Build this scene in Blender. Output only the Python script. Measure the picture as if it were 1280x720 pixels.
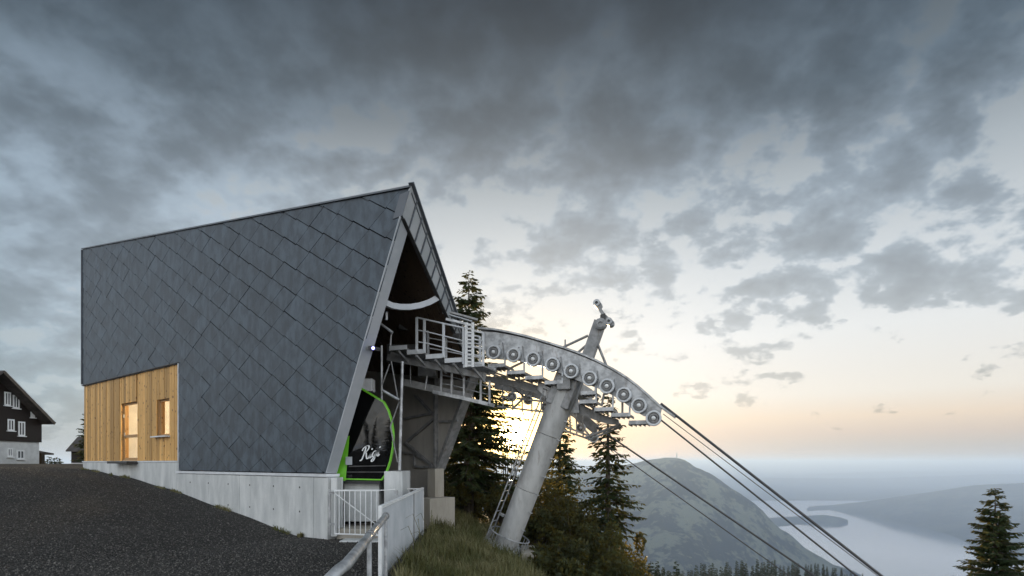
import bpy, math, random
import numpy as np
from mathutils import Vector, Matrix
random.seed(7); rng = np.random.default_rng(11)
S = bpy.context.scene
for o in list(bpy.data.objects): bpy.data.objects.remove(o)
C = S.collection

# ------------------------------------------------------------------ camera
F, HY = 720.0, 578.0            # focal length and horizon row of the photograph (1280 px wide)
cam_d = bpy.data.cameras.new('camera'); cam = bpy.data.objects.new('camera', cam_d); C.objects.link(cam)
cam.location = (0, 0, 0); cam.rotation_euler = (math.pi/2, 0, 0)   # eye at 1.7 m above the gravel = z 0
cam_d.sensor_width = 36; cam_d.lens = 36*F/1280; cam_d.shift_y = (HY-360)/1280
cam_d.clip_start = 0.1; cam_d.clip_end = 200000
S.camera = cam

# ------------------------------------------------------------------ light and exposure
SUN_EL = math.radians(2.6)
SUN_DIR = Vector((0.0, math.cos(SUN_EL), math.sin(SUN_EL)))
sd = bpy.data.lights.new('sun', 'SUN'); sd.energy = 5.0; sd.angle = math.radians(0.55); sd.color = (1.0, 0.76, 0.46)
so = bpy.data.objects.new('sun', sd); C.objects.link(so); so.rotation_euler = SUN_DIR.to_track_quat('Z', 'Y').to_euler()
S.view_settings.view_transform = 'Standard'; S.view_settings.look = 'None'
S.view_settings.exposure = 0.4; S.view_settings.gamma = 1.0; S.view_settings.use_curve_mapping = False
S.render.engine = 'CYCLES'
cy = S.cycles
cy.use_denoising = True; cy.max_bounces = 6; cy.diffuse_bounces = 3; cy.glossy_bounces = 3; cy.transmission_bounces = 4
cy.transparent_max_bounces = 8; cy.volume_bounces = 2; cy.caustics_reflective = False; cy.caustics_refractive = False
cy.sample_clamp_indirect = 6

class NT:
    """small helper around a node tree"""
    def __init__(s, nt): s.t = nt; nt.nodes.clear()
    def n(s, kind, **kw):
        x = s.t.nodes.new(kind)
        for k, v in kw.items(): setattr(x, k, v)
        return x
    def put(s, sock, v):
        if hasattr(v, 'is_output'): s.t.links.new(v, sock)
        elif v is not None: sock.default_value = v
    def math(s, op, a, b=None, c=None, clamp=False):
        x = s.n('ShaderNodeMath', operation=op, use_clamp=clamp)
        for i, v in enumerate((a, b, c)):
            if v is not None: s.put(x.inputs[i], v)
        return x.outputs[0]
    def vmath(s, op, a, b=None, out=0):
        x = s.n('ShaderNodeVectorMath', operation=op)
        s.put(x.inputs[0], a)
        if b is not None: s.put(x.inputs[1], b)
        return x.outputs[out]
    def mix(s, f, a, b, blend='MIX'):
        x = s.n('ShaderNodeMix', data_type='RGBA', blend_type=blend)
        s.put(x.inputs[0], f); s.put(x.inputs[6], a if hasattr(a, 'is_output') else (*a[:3], 1)); s.put(x.inputs[7], b if hasattr(b, 'is_output') else (*b[:3], 1))
        return x.outputs[2]
    def ramp(s, f, stops, interp='LINEAR'):
        x = s.n('ShaderNodeValToRGB'); cr = x.color_ramp; cr.interpolation = interp
        while len(cr.elements) < len(stops): cr.elements.new(0.5)
        for e, (p, c) in zip(cr.elements, stops):
            e.position = p; e.color = (c, c, c, 1) if isinstance(c, (int, float)) else (*c, 1)
        s.put(x.inputs[0], f); return x.outputs[0]
    def noise(s, vec, scale, detail=4, rough=0.55, dist=0.0, dim='3D'):
        x = s.n('ShaderNodeTexNoise', noise_dimensions=dim)
        s.put(x.inputs['Vector'], vec); x.inputs['Scale'].default_value = scale; x.inputs['Detail'].default_value = detail
        x.inputs['Roughness'].default_value = rough; x.inputs['Distortion'].default_value = dist
        return x.outputs[0]
    def smooth(s, v, a, b):
        x = s.n('ShaderNodeMapRange', interpolation_type='SMOOTHSTEP')
        s.put(x.inputs[0], v); x.inputs[1].default_value = a; x.inputs[2].default_value = b
        return x.outputs[0]

# ------------------------------------------------------------------ sky
W = bpy.data.worlds.new('World'); S.world = W; W.use_nodes = True
w = NT(W.node_tree)
d = w.n('ShaderNodeTexCoord').outputs['Generated']
sep = w.n('ShaderNodeSeparateXYZ'); w.put(sep.inputs[0], d)
dx, dy, dz = sep.outputs
zc = w.math('MAXIMUM', dz, 0.0)
nish = w.n('ShaderNodeTexSky', sky_type='NISHITA'); nish.sun_disc = False
nish.sun_elevation = SUN_EL; nish.sun_rotation = 0.0; nish.altitude = 1600; nish.dust_density = 2.0
# clear-sky tone by height, towards the evening side and to the south (open sky between the clouds)
west = w.ramp(zc, [(0.0, (.40, .43, .46)), (.025, (.50, .48, .48)), (.045, (.66, .55, .50)), (.07, (.86, .70, .57)), (.105, (.90, .84, .77)), (.20, (.86, .87, .87)),
                   (.30, (.68, .72, .75)), (.40, (.44, .49, .53)), (.50, (.16, .195, .225)), (.62, (.048, .060, .073)), (1.0, (.07, .085, .10))])
south = w.ramp(zc, [(0.0, (.33, .41, .48)), (.10, (.42, .50, .56)), (.25, (.44, .50, .55)), (.40, (.35, .405, .45)), (.52, (.14, .17, .195)), (.65, (.045, .057, .069)), (1.0, (.07, .085, .10))])
east_fill = w.ramp(zc, [(0.0, (1.5, 1.42, 1.30)), (.15, (1.85, 1.76, 1.62)), (.4, (1.80, 1.81, 1.83)), (.7, (1.15, 1.20, 1.26)), (1.0, (.55, .60, .66))])  # sky behind the eye, raised in brightness to light the camera-facing foreground
hl = w.math('SQRT', w.math('ADD', w.math('MULTIPLY', dx, dx), w.math('ADD', w.math('MULTIPLY', dy, dy), 1e-5)))
az = w.math('DIVIDE', w.math('ADD', w.math('MULTIPLY', dx, .36), w.math('MULTIPLY', dy, .933)), hl)
base = w.vmath('SCALE', w.mix(w.smooth(az, .42, .95), south, west)); base.node.inputs[3].default_value = .72
yh = w.math('DIVIDE', dy, hl)
base = w.mix(w.math('MULTIPLY', w.smooth(yh, .55, -.35), w.smooth(zc, 1.0, .75)), base, east_fill)
sdot = w.vmath('DOT_PRODUCT', d, tuple(SUN_DIR), out=1)
sdc = w.math('MAXIMUM', sdot, 0.0)
base = w.mix(w.math('MULTIPLY', w.math('POWER', sdc, 90.0), .9), base, w.mix(1.0, base, (1.0, .76, .38), 'MULTIPLY'))   # redder light low round the sun
# cloud deck: directions projected onto a flat layer
inv = w.math('DIVIDE', 1.0, w.math('ADD', zc, .42))
cmb = w.n('ShaderNodeCombineXYZ'); w.put(cmb.inputs[0], w.math('MULTIPLY', dx, inv)); w.put(cmb.inputs[1], w.math('MULTIPLY', dy, inv)); cmb.inputs[2].default_value = 3.7
p = cmb.outputs[0]
big = w.noise(p, 2.6, 2, .5, .1); mid = w.noise(p, 9.0, 4, .52, .1); fine = w.noise(p, 24.0, 4, .55, .1)
dens = w.math('ADD', w.math('ADD', w.math('MULTIPLY', big, .42), w.math('MULTIPLY', mid, .85)), w.math('MULTIPLY', fine, .30))   # mean about .71
dens = w.math('SUBTRACT', w.math('ADD', dens, w.ramp(zc, [(0, 0.0), (.05, .20), (.12, .30), (.22, .39), (.34, .45), (.46, .52), (.62, .60), (1, .55)])), .475)
dens = w.math('ADD', dens, w.math('MULTIPLY', w.smooth(az, .95, .5), .20))
mask = w.smooth(dens, .70, .80)
shade = w.ramp(w.math('ADD', w.math('MULTIPLY', mid, .68), w.math('ADD', w.math('MULTIPLY', fine, .14), w.math('MULTIPLY', big, .18))), [(.34, 1.12), (.43, .94), (.50, .70), (.57, .52), (.68, .40)])   # thicker cloud is darker
ccol = w.mix(1.0, w.mix(1.0, base, shade, 'MULTIPLY'), (.89, .98, 1.08), 'MULTIPLY')
sky = w.mix(w.math('MULTIPLY', mask, w.ramp(zc, [(.05, .55), (.25, .82), (.40, .95), (.52, 1.0)])), base, ccol)   # thinner veils low down
# wide glow of the low sun shining through thin haze
def lobe(pw, col):
    m = w.math('POWER', sdc, pw)
    v = w.vmath('SCALE', col); v.node.inputs[3].default_value = 1.0; w.put(v.node.inputs[3], m); return v
glow = w.vmath('ADD', w.vmath('ADD', lobe(12, (.22, .20, .17)), lobe(200, (1.0, .58, .14))), w.vmath('ADD', lobe(700, (8.0, 5.2, 1.4)), lobe(9000, (90, 66, 32))))
tot = w.vmath('ADD', sky, glow)
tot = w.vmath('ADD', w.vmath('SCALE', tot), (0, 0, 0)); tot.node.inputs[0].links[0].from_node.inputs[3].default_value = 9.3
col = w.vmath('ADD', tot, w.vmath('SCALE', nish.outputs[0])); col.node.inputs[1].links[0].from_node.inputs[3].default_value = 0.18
bg = w.n('ShaderNodeBackground'); w.put(bg.inputs[0], col); bg.inputs[1].default_value = 0.1
wo = w.n('ShaderNodeOutputWorld'); w.put(wo.inputs[0], bg.outputs[0])
W.cycles.sampling_method = 'MANUAL'; W.cycles.sample_map_resolution = 1024
HAZE_D = 6.8e-5

# ------------------------------------------------------------------ helpers
def P(px, py, depth):
    """world point that stands at this depth in front of the eye"""
    return Vector(((px-640)/F*depth, depth, (HY-py)/F*depth))
def V3(*a): return Vector(a)
UP = Vector((0, 0, 1))

class MB:
    """collects simple solids and links them as ONE mesh object"""
    def __init__(s): s.v = []; s.f = []
    def raw(s, vs, fs):
        b = len(s.v); s.v += [Vector(v) for v in vs]; s.f += [tuple(b+i for i in f) for f in fs]; return s
    def box(s, c, a, b, e):
        """centre and three half-axis vectors"""
        c = Vector(c); a = Vector(a); b = Vector(b); e = Vector(e)
        vs = [c+i*a+j*b+k*e for k in (-1, 1) for j in (-1, 1) for i in (-1, 1)]
        return s.raw(vs, [(0, 2, 3, 1), (4, 5, 7, 6), (0, 1, 5, 4), (2, 6, 7, 3), (0, 4, 6, 2), (1, 3, 7, 5)])
    def bar(s, p, q, wdt, hgt, up=UP):
        p = Vector(p); q = Vector(q); t = (q-p)
        n = t.normalized(); sd_ = n.cross(up)
        if sd_.length < 1e-4: sd_ = n.cross(Vector((1, 0, 0)))
        sd_.normalize(); u2 = sd_.cross(n)
        return s.box((p+q)/2, t/2, sd_*wdt/2, u2*hgt/2)
    def prism(s, poly, off):
        """polygon (list of points) swept by a vector"""
        off = Vector(off); n = len(poly); vs = [Vector(p_) for p_ in poly]; vs += [p_+off for p_ in vs]
        fs = [tuple(range(n))[::-1], tuple(range(n, 2*n))]+[(i, (i+1) % n, n+(i+1) % n, n+i) for i in range(n)]
        return s.raw(vs, fs)
    def tube(s, pts, r, seg=8, cap=True):
        pts = [Vector(p_) for p_ in pts]; n = len(pts); rs = r if isinstance(r, (list, tuple)) else [r]*n
        ref = None; rings = []
        for i, p_ in enumerate(pts):
            t = (pts[min(i+1, n-1)]-pts[max(i-1, 0)]).normalized()
            if ref is None: ref = t.cross(UP) if abs(t.z) < .95 else t.cross(Vector((1, 0, 0)))
            a = (ref-t*ref.dot(t)).normalized(); b = t.cross(a); ref = a
            rings.append([p_+(a*math.cos(k*2*math.pi/seg)+b*math.sin(k*2*math.pi/seg))*rs[i] for k in range(seg)])
        vs = [q for rg in rings for q in rg]
        fs = [(i*seg+k, i*seg+(k+1) % seg, (i+1)*seg+(k+1) % seg, (i+1)*seg+k) for i in range(n-1) for k in range(seg)]
        if cap: fs += [tuple(range(seg))[::-1], tuple((n-1)*seg+k for k in range(seg))]
        return s.raw(vs, fs)
    def lathe(s, c, axis, prof, seg=24):
        """profile of (radius, offset along axis)"""
        c = Vector(c); ax = Vector(axis).normalized(); a = ax.cross(UP)
        if a.length < 1e-3: a = Vector((1, 0, 0))
        a.normalize(); b = ax.cross(a); n = len(prof)
        vs = [c+ax*h+(a*math.cos(k*2*math.pi/seg)+b*math.sin(k*2*math.pi/seg))*r for (r, h) in prof for k in range(seg)]
        fs = [(i*seg+k, i*seg+(k+1) % seg, (i+1)*seg+(k+1) % seg, (i+1)*seg+k) for i in range(n-1) for k in range(seg)]
        return s.raw(vs, fs)
    def build(s, name, mat, parent=None, smooth=False, bevel=0):
        off = WORLD_LOC[parent.name] if parent is not None else Vector((0, 0, 0))
        me = bpy.data.meshes.new(name); me.from_pydata([tuple(v-off) for v in s.v], [], s.f); me.update()
        return finish(name, me, mat, parent, smooth, off, bevel)
WORLD_LOC = {}
def finish(name, me, mat, parent=None, smooth=False, off=Vector((0, 0, 0)), bevel=0):
    me.materials.append(mat)
    if smooth:
        me.polygons.foreach_set('use_smooth', [True]*len(me.polygons)); me.set_sharp_from_angle(angle=.75)
    o = bpy.data.objects.new(name, me); C.objects.link(o); o.parent = parent
    WORLD_LOC[o.name] = Vector(off)
    if bevel:
        m = o.modifiers.new('bevel', 'BEVEL'); m.width = bevel; m.segments = 2; m.limit_method = 'ANGLE'
    return o
def thing(name, loc, label, cat, group=None):
    o = bpy.data.objects.new(name, None); C.objects.link(o); o.location = loc; o.empty_display_size = .3
    WORLD_LOC[o.name] = Vector(loc); tag(o, label, cat, group); return o
def tag(o, label=None, cat=None, group=None, kind=None):
    if label: o['label'] = label
    if cat: o['category'] = cat
    if group: o['group'] = group
    if kind: o['kind'] = kind
    return o
def np_mesh(name, verts, faces):
    """fast mesh from an (n,3) array and an (m,k) array of equal-sided faces"""
    me = bpy.data.meshes.new(name); verts = np.asarray(verts, np.float32); faces = np.asarray(faces, np.int32); k = faces.shape[1]
    me.vertices.add(len(verts)); me.vertices.foreach_set('co', verts.ravel())
    me.loops.add(faces.size); me.loops.foreach_set('vertex_index', faces.ravel())
    me.polygons.add(len(faces)); me.polygons.foreach_set('loop_start', np.arange(0, faces.size, k, dtype=np.int32))
    me.update(calc_edges=True); return me

# ------------------------------------------------------------------ materials
def material(name):
    m = bpy.data.materials.new(name); m.use_nodes = True
    return m, NT(m.node_tree)
def surf(name, c1, c2=None, rough=.6, scale=4.0, detail=5, metal=0.0, spec=.5, bump=0.0, bscale=None, stretch=(1, 1, 1), lo=.35, hi=.65, coat=0.0, per_object=0.0, rvar=0.0, rust=0.0):
    """principled surface whose colour wanders between two tones"""
    m, t = material(name); tc = t.n('ShaderNodeTexCoord').outputs['Object']
    mp = t.n('ShaderNodeMapping'); t.put(mp.inputs[0], tc); mp.inputs['Scale'].default_value = stretch
    nz = t.noise(mp.outputs[0], scale, detail, .6)
    b = t.n('ShaderNodeBsdfPrincipled')
    col = t.mix(t.smooth(nz, lo, hi), c1, c2 or c1)
    if rust:                                          # streaks of rust and old grease
        mr = t.n('ShaderNodeMapping'); t.put(mr.inputs[0], tc); mr.inputs['Scale'].default_value = (6, 6, 1.6)
        col = t.mix(t.math('MULTIPLY', t.smooth(t.noise(mr.outputs[0], 1.5, 6, .65), .56, .70), rust), col, (.13, .085, .05))
    if per_object:
        oi = t.n('ShaderNodeObjectInfo').outputs['Random']
        v = t.math('ADD', t.math('MULTIPLY', oi, per_object), 1-per_object/2)
        sc = t.vmath('SCALE', col); t.put(sc.node.inputs[3], v); col = sc
    t.put(b.inputs['Base Color'], col); b.inputs['Metallic'].default_value = metal
    b.inputs['Specular IOR Level'].default_value = spec; b.inputs['Coat Weight'].default_value = coat
    t.put(b.inputs['Roughness'], t.math('ADD', t.math('MULTIPLY', nz, rvar), rough-rvar/2) if rvar else rough)
    if bump:
        bp = t.n('ShaderNodeBump'); bp.inputs['Strength'].default_value = bump; bp.inputs['Distance'].default_value = .02
        t.put(bp.inputs['Height'], t.noise(mp.outputs[0], bscale or scale*4, 5, .65)); t.put(b.inputs['Normal'], bp.outputs[0])
    o = t.n('ShaderNodeOutputMaterial'); t.put(o.inputs[0], b.outputs[0]); return m
def foliage(name, c1, c2, trans, tw=.4, per_object=.25):
    m, t = material(name); tc = t.n('ShaderNodeTexCoord').outputs['Object']
    col = t.mix(t.smooth(t.noise(tc, 1.6, 3), .35, .65), c1, c2)
    oi = t.n('ShaderNodeObjectInfo').outputs['Random']; sc = t.vmath('SCALE', col)
    t.put(sc.node.inputs[3], t.math('ADD', t.math('MULTIPLY', oi, per_object), 1-per_object/2))
    df = t.n('ShaderNodeBsdfPrincipled'); t.put(df.inputs['Base Color'], sc); df.inputs['Roughness'].default_value = .6; df.inputs['Specular IOR Level'].default_value = .3
    tr = t.n('ShaderNodeBsdfTranslucent'); tr.inputs[0].default_value = (*trans, 1)
    mx = t.n('ShaderNodeMixShader'); mx.inputs[0].default_value = tw; t.put(mx.inputs[1], df.outputs[0]); t.put(mx.inputs[2], tr.outputs[0])
    o = t.n('ShaderNodeOutputMaterial'); t.put(o.inputs[0], mx.outputs[0]); return m

def slate_mat():
    m, t = material('slate'); g = t.n('ShaderNodeNewGeometry').outputs['Position']; oi = t.n('ShaderNodeObjectInfo').outputs['Random']
    mp = t.n('ShaderNodeMapping'); t.put(mp.inputs[0], g); mp.inputs['Scale'].default_value = (1, 1, .55)
    mottle = t.noise(mp.outputs[0], 4.2, 4, .55); fine = t.noise(g, 38, 4, .6)
    f = t.math('ADD', t.math('MULTIPLY', t.smooth(mottle, .36, .66), .75), t.math('MULTIPLY', fine, .25))
    col = t.mix(f, (.019, .028, .039), (.070, .092, .114))
    sc = t.vmath('SCALE', col); t.put(sc.node.inputs[3], t.math('ADD', t.math('MULTIPLY', oi, .26), .87))
    b = t.n('ShaderNodeBsdfPrincipled'); t.put(b.inputs['Base Color'], sc)
    t.put(b.inputs['Roughness'], t.math('ADD', t.math('MULTIPLY', mottle, .25), .38)); b.inputs['Specular IOR Level'].default_value = .5
    bp = t.n('ShaderNodeBump'); bp.inputs['Strength'].default_value = .35; bp.inputs['Distance'].default_value = .01; t.put(bp.inputs['Height'], t.math('ADD', fine, t.math('MULTIPLY', mottle, 2.0)))
    t.put(b.inputs['Normal'], bp.outputs[0]); o = t.n('ShaderNodeOutputMaterial'); t.put(o.inputs[0], b.outputs[0]); return m
def wood_mat(name, c1, c2, knot, per=.35):
    m, t = material(name); g = t.n('ShaderNodeNewGeometry').outputs['Position']; oi = t.n('ShaderNodeObjectInfo').outputs['Random']
    off = t.vmath('SCALE', (9, 5, 13)); t.put(off.node.inputs[3], oi); q = t.vmath('ADD', g, off)
    mp = t.n('ShaderNodeMapping'); t.put(mp.inputs[0], q); mp.inputs['Scale'].default_value = (9, 9, .7)
    grain = t.noise(mp.outputs[0], 3.0, 5, .6, .6)
    col = t.mix(grain, c1, c2)
    vo = t.n('ShaderNodeTexVoronoi'); mp2 = t.n('ShaderNodeMapping'); t.put(mp2.inputs[0], q); mp2.inputs['Scale'].default_value = (5.0, 5.0, 3.2); t.put(vo.inputs['Vector'], mp2.outputs[0]); vo.inputs['Scale'].default_value = 1.3
    col = t.mix(t.smooth(vo.outputs['Distance'], .21, .10), col, knot)
    sc = t.vmath('SCALE', col); t.put(sc.node.inputs[3], t.math('ADD', t.math('MULTIPLY', oi, per), 1-per/2))
    b = t.n('ShaderNodeBsdfPrincipled'); t.put(b.inputs['Base Color'], sc); b.inputs['Roughness'].default_value = .6; b.inputs['Specular IOR Level'].default_value = .35
    o = t.n('ShaderNodeOutputMaterial'); t.put(o.inputs[0], b.outputs[0]); return m
def concrete_mat(name, c1, c2):
    m, t = material(name); g = t.n('ShaderNodeNewGeometry').outputs['Position']
    mp = t.n('ShaderNodeMapping'); t.put(mp.inputs[0], g); mp.inputs['Scale'].default_value = (1.6, 1.6, .5)
    st = t.noise(mp.outputs[0], 1.6, 5, .6); fn = t.noise(g, 24, 4, .6)
    f = t.math('ADD', t.math('MULTIPLY', t.smooth(st, .3, .7), .7), t.math('MULTIPLY', fn, .3))
    mp3 = t.n('ShaderNodeMapping'); t.put(mp3.inputs[0], g); mp3.inputs['Scale'].default_value = (5, 5, .35)
    run = t.smooth(t.noise(mp3.outputs[0], 2.2, 4, .6), .56, .74)      # water runs and splash marks
    b = t.n('ShaderNodeBsdfPrincipled'); t.put(b.inputs['Base Color'], t.mix(t.math('MULTIPLY', run, .26), t.mix(f, c1, c2), tuple(.45*q for q in c1))); b.inputs['Roughness'].default_value = .75; b.inputs['Specular IOR Level'].default_value = .3
    bp = t.n('ShaderNodeBump'); bp.inputs['Strength'].default_value = .25; bp.inputs['Distance'].default_value = .01; t.put(bp.inputs['Height'], fn); t.put(b.inputs['Normal'], bp.outputs[0])
    o = t.n('ShaderNodeOutputMaterial'); t.put(o.inputs[0], b.outputs[0]); return m
def gravel_ground_mat():
    m, t = material('gravel_ground'); g = t.n('ShaderNodeNewGeometry').outputs['Position']
    v = t.n('ShaderNodeTexVoronoi'); t.put(v.inputs['Vector'], g); v.inputs['Scale'].default_value = 34
    v2 = t.n('ShaderNodeTexVoronoi'); t.put(v2.inputs['Vector'], g); v2.inputs['Scale'].default_value = 60
    sepc = t.n('ShaderNodeSeparateColor'); t.put(sepc.inputs[0], v.outputs['Color'])
    stone = t.ramp(sepc.outputs[0], [(0, (.016, .0145, .013)), (.55, (.038, .0345, .031)), (.85, (.078, .071, .063)), (1, (.15, .137, .122))])
    patch = t.smooth(t.noise(g, .35, 5, .6), .3, .7)
    trk = t.n('ShaderNodeMapping'); t.put(trk.inputs[0], g); trk.inputs['Rotation'].default_value = (0, 0, .65); trk.inputs['Scale'].default_value = (.12, 1.1, 1)
    stone = t.mix(t.math('MULTIPLY', t.smooth(t.noise(trk.outputs[0], 1.3, 3, .5), .52, .66), .55), stone, (.062, .056, .049))   # worn wheel tracks
    col = t.mix(patch, stone, t.mix(.5, stone, (.028, .026, .023)))
    # grass and soil beyond the gravel yard: follows where the yard ends, right of the fence and down the flank
    sp = t.n('ShaderNodeSeparateXYZ'); t.put(sp.inputs[0], g)
    wob = t.math('MULTIPLY', t.math('SUBTRACT', t.noise(g, .8, 3), .5), 1.2)
    edge = t.math('ADD', t.math('ADD', sp.outputs[0], t.math('MULTIPLY', sp.outputs[1], .06)), wob)
    soil = t.mix(t.smooth(t.noise(g, 1.4, 5), .35, .65), (.032, .038, .014), (.075, .070, .030))
    far = t.mix(t.smooth(t.noise(g, .02, 5), .4, .6), (.030, .045, .020), (.085, .105, .045))
    soil = t.mix(t.smooth(sp.outputs[1], 60, 200), soil, far)
    f = t.math('MAXIMUM', t.smooth(edge, -1.3, -.7), t.smooth(t.math('ADD', sp.outputs[1], wob), 34, 38))
    b = t.n('ShaderNodeBsdfPrincipled'); t.put(b.inputs['Base Color'], t.mix(f, col, soil)); b.inputs['Roughness'].default_value = .8; b.inputs['Specular IOR Level'].default_value = .25
    bp = t.n('ShaderNodeBump'); bp.inputs['Strength'].default_value = .8; bp.inputs['Distance'].default_value = .025
    t.put(bp.inputs['Height'], t.math('ADD', t.math('MULTIPLY', v.outputs['Distance'], -1.0), t.math('MULTIPLY', v2.outputs['Distance'], -.5))); t.put(b.inputs['Normal'], bp.outputs[0])
    o = t.n('ShaderNodeOutputMaterial'); t.put(o.inputs[0], b.outputs[0]); return m
def hill_mat(name, forest, meadow, sc1=.0016, lo=.46, hi=.56):
    m, t = material(name); g = t.n('ShaderNodeNewGeometry'); pos = g.outputs['Position']
    a = t.noise(pos, sc1, 7, .62); b_ = t.noise(pos, sc1*6, 5, .6)
    f = t.smooth(t.math('ADD', t.math('MULTIPLY', a, .65), t.math('MULTIPLY', b_, .35)), lo, hi)
    bs = t.n('ShaderNodeBsdfPrincipled'); t.put(bs.inputs['Base Color'], t.mix(f, forest, meadow)); bs.inputs['Roughness'].default_value = .9; bs.inputs['Specular IOR Level'].default_value = .1
    o = t.n('ShaderNodeOutputMaterial'); t.put(o.inputs[0], bs.outputs[0]); return m

M = {}
M['slate'] = slate_mat()
M['slate_back'] = surf('slate_back', (.010, .011, .013), rough=.9, spec=.1)
M['trim'] = surf('trim_metal', (.34, .36, .38), (.42, .43, .45), rough=.42, scale=1.5, metal=.0, spec=.6)
M['trim_dark'] = surf('dark_trim_metal', (.085, .095, .11), (.11, .12, .135), rough=.45, scale=2)
M['fascia'] = surf('fascia_metal', (.34, .36, .37), (.43, .44, .45), rough=.4, scale=1.2, per_object=.2)
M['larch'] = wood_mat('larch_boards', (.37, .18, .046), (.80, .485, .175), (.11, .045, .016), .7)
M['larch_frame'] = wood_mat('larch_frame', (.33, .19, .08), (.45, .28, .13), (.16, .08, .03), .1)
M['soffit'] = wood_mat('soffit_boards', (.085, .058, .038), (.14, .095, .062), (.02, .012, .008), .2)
M['concrete'] = concrete_mat('concrete', (.42, .43, .425), (.68, .68, .66))
M['concrete_warm'] = concrete_mat('concrete_warm', (.30, .27, .22), (.44, .40, .34))
M['panel'] = concrete_mat('fibre_panel', (.34, .315, .28), (.47, .44, .395))
M['ledge'] = surf('ledge_metal', (.55, .56, .57), (.66, .67, .68), rough=.4, scale=3)
M['galv'] = surf('galvanised_steel', (.25, .255, .26), (.50, .505, .51), rough=.38, scale=5, detail=8, metal=.35, spec=.5, bump=.05, rvar=.25, rust=.45)
M['galv_dark'] = surf('weathered_steel', (.20, .20, .198), (.31, .305, .30), rough=.5, scale=6, metal=.15, rvar=.25, rust=.5)
M['tower'] = surf('tower_paint', (.33, .325, .315), (.50, .495, .48), rough=.5, scale=1.6, detail=8, stretch=(1.5, 1.5, .5), metal=.2, bump=.04, bscale=30, rust=.35)
M['dark_steel'] = surf('dark_steel', (.035, .034, .033), (.065, .062, .06), rough=.5, scale=5, metal=.3)
M['rubber'] = surf('rubber', (.09, .088, .085), (.14, .136, .13), rough=.7, scale=20)
M['white_paint'] = surf('white_paint', (.70, .70, .69), (.80, .80, .79), rough=.45, scale=6)
M['black_gloss'] = surf('black_gloss', (.005, .005, .005), rough=.03, spec=.5, coat=.0)
M['black'] = surf('black_plastic', (.02, .02, .021), rough=.45)
M['green'] = surf('green_lacquer', (.16, .52, .025), (.18, .56, .03), rough=.3, spec=.5, coat=.5)
M['cable'] = surf('steel_rope', (.06, .062, .066), (.10, .10, .105), rough=.5, metal=.5, scale=40)
M['stone'] = surf('gravel_stone', (.024, .022, .020), (.23, .213, .19), rough=.8, scale=23, detail=2, lo=.36, hi=.78)
M['chalet_wood'] = wood_mat('chalet_wood', (.012, .007, .005), (.022, .0135, .009), (.012, .008, .006), .15)
M['plaster'] = surf('plaster', (.52, .52, .51), (.62, .62, .61), rough=.85, scale=2)
M['roof_tile'] = surf('roof_tile', (.055, .045, .04), (.095, .08, .072), rough=.8, scale=3)
M['bark'] = surf('bark', (.07, .055, .042), (.13, .105, .08), rough=.9, scale=6, stretch=(3, 3, .6), bump=.5)
M['needles'] = foliage('spruce_needles', (.020, .040, .018), (.050, .078, .032), (.20, .17, .045), .24)
M['needles_far'] = foliage('far_needles', (.018, .032, .016), (.035, .055, .024), (.05, .06, .02), .15, .5)
M['leaves'] = foliage('shrub_leaves', (.018, .026, .010), (.050, .060, .022), (.40, .29, .055), .28)
M['grass'] = foliage('grass_blades', (.085, .10, .035), (.24, .22, .11), (.24, .20, .07), .35, 0)
M['ground'] = gravel_ground_mat()
M['hill'] = hill_mat('mountain_slope', (.012, .019, .018), (.11, .122, .085), .0026, .46, .53)
M['hill_far'] = hill_mat('far_slope', (.016, .024, .022), (.06, .072, .052), .0014)
def glass_mat():
    m, t = material('window_glass'); g = t.n('ShaderNodeBsdfGlossy'); g.inputs['Roughness'].default_value = .02
    tr = t.n('ShaderNodeBsdfTransparent'); tr.inputs[0].default_value = (.9, .92, .9, 1)
    mx = t.n('ShaderNodeMixShader'); mx.inputs[0].default_value = .10; t.put(mx.inputs[1], tr.outputs[0]); t.put(mx.inputs[2], g.outputs[0])
    o = t.n('ShaderNodeOutputMaterial'); t.put(o.inputs[0], mx.outputs[0]); return m
M['glass'] = glass_mat()
M['dark_glass'] = surf('dark_glass', (.03, .035, .04), rough=.08, spec=.8)
def lamp_mat(name, c, s_):
    m, t = material(name); e = t.n('ShaderNodeEmission'); e.inputs[0].default_value = (*c, 1); e.inputs[1].default_value = s_
    o = t.n('ShaderNodeOutputMaterial'); t.put(o.inputs[0], e.outputs[0]); return m
M['blue_lamp'] = lamp_mat('blue_lamp', (.25, .25, 1.0), 6)
def water_mat():
    m, t = material('lake_water'); b = t.n('ShaderNodeBsdfDiffuse'); b.inputs['Color'].default_value = (.05, .075, .09, 1)
    g = t.n('ShaderNodeBsdfGlossy'); g.inputs['Roughness'].default_value = .10; g.inputs['Color'].default_value = (.95, .97, 1, 1)
    lw = t.n('ShaderNodeFresnel'); lw.inputs[0].default_value = 1.33; mx = t.n('ShaderNodeMixShader')
    t.put(mx.inputs[0], t.math('MINIMUM', t.math('MULTIPLY', lw.outputs[0], 2.0), .9)); t.put(mx.inputs[1], b.outputs[0]); t.put(mx.inputs[2], g.outputs[0])
    o = t.n('ShaderNodeOutputMaterial'); t.put(o.inputs[0], mx.outputs[0]); return m
M['water'] = water_mat()

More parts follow.
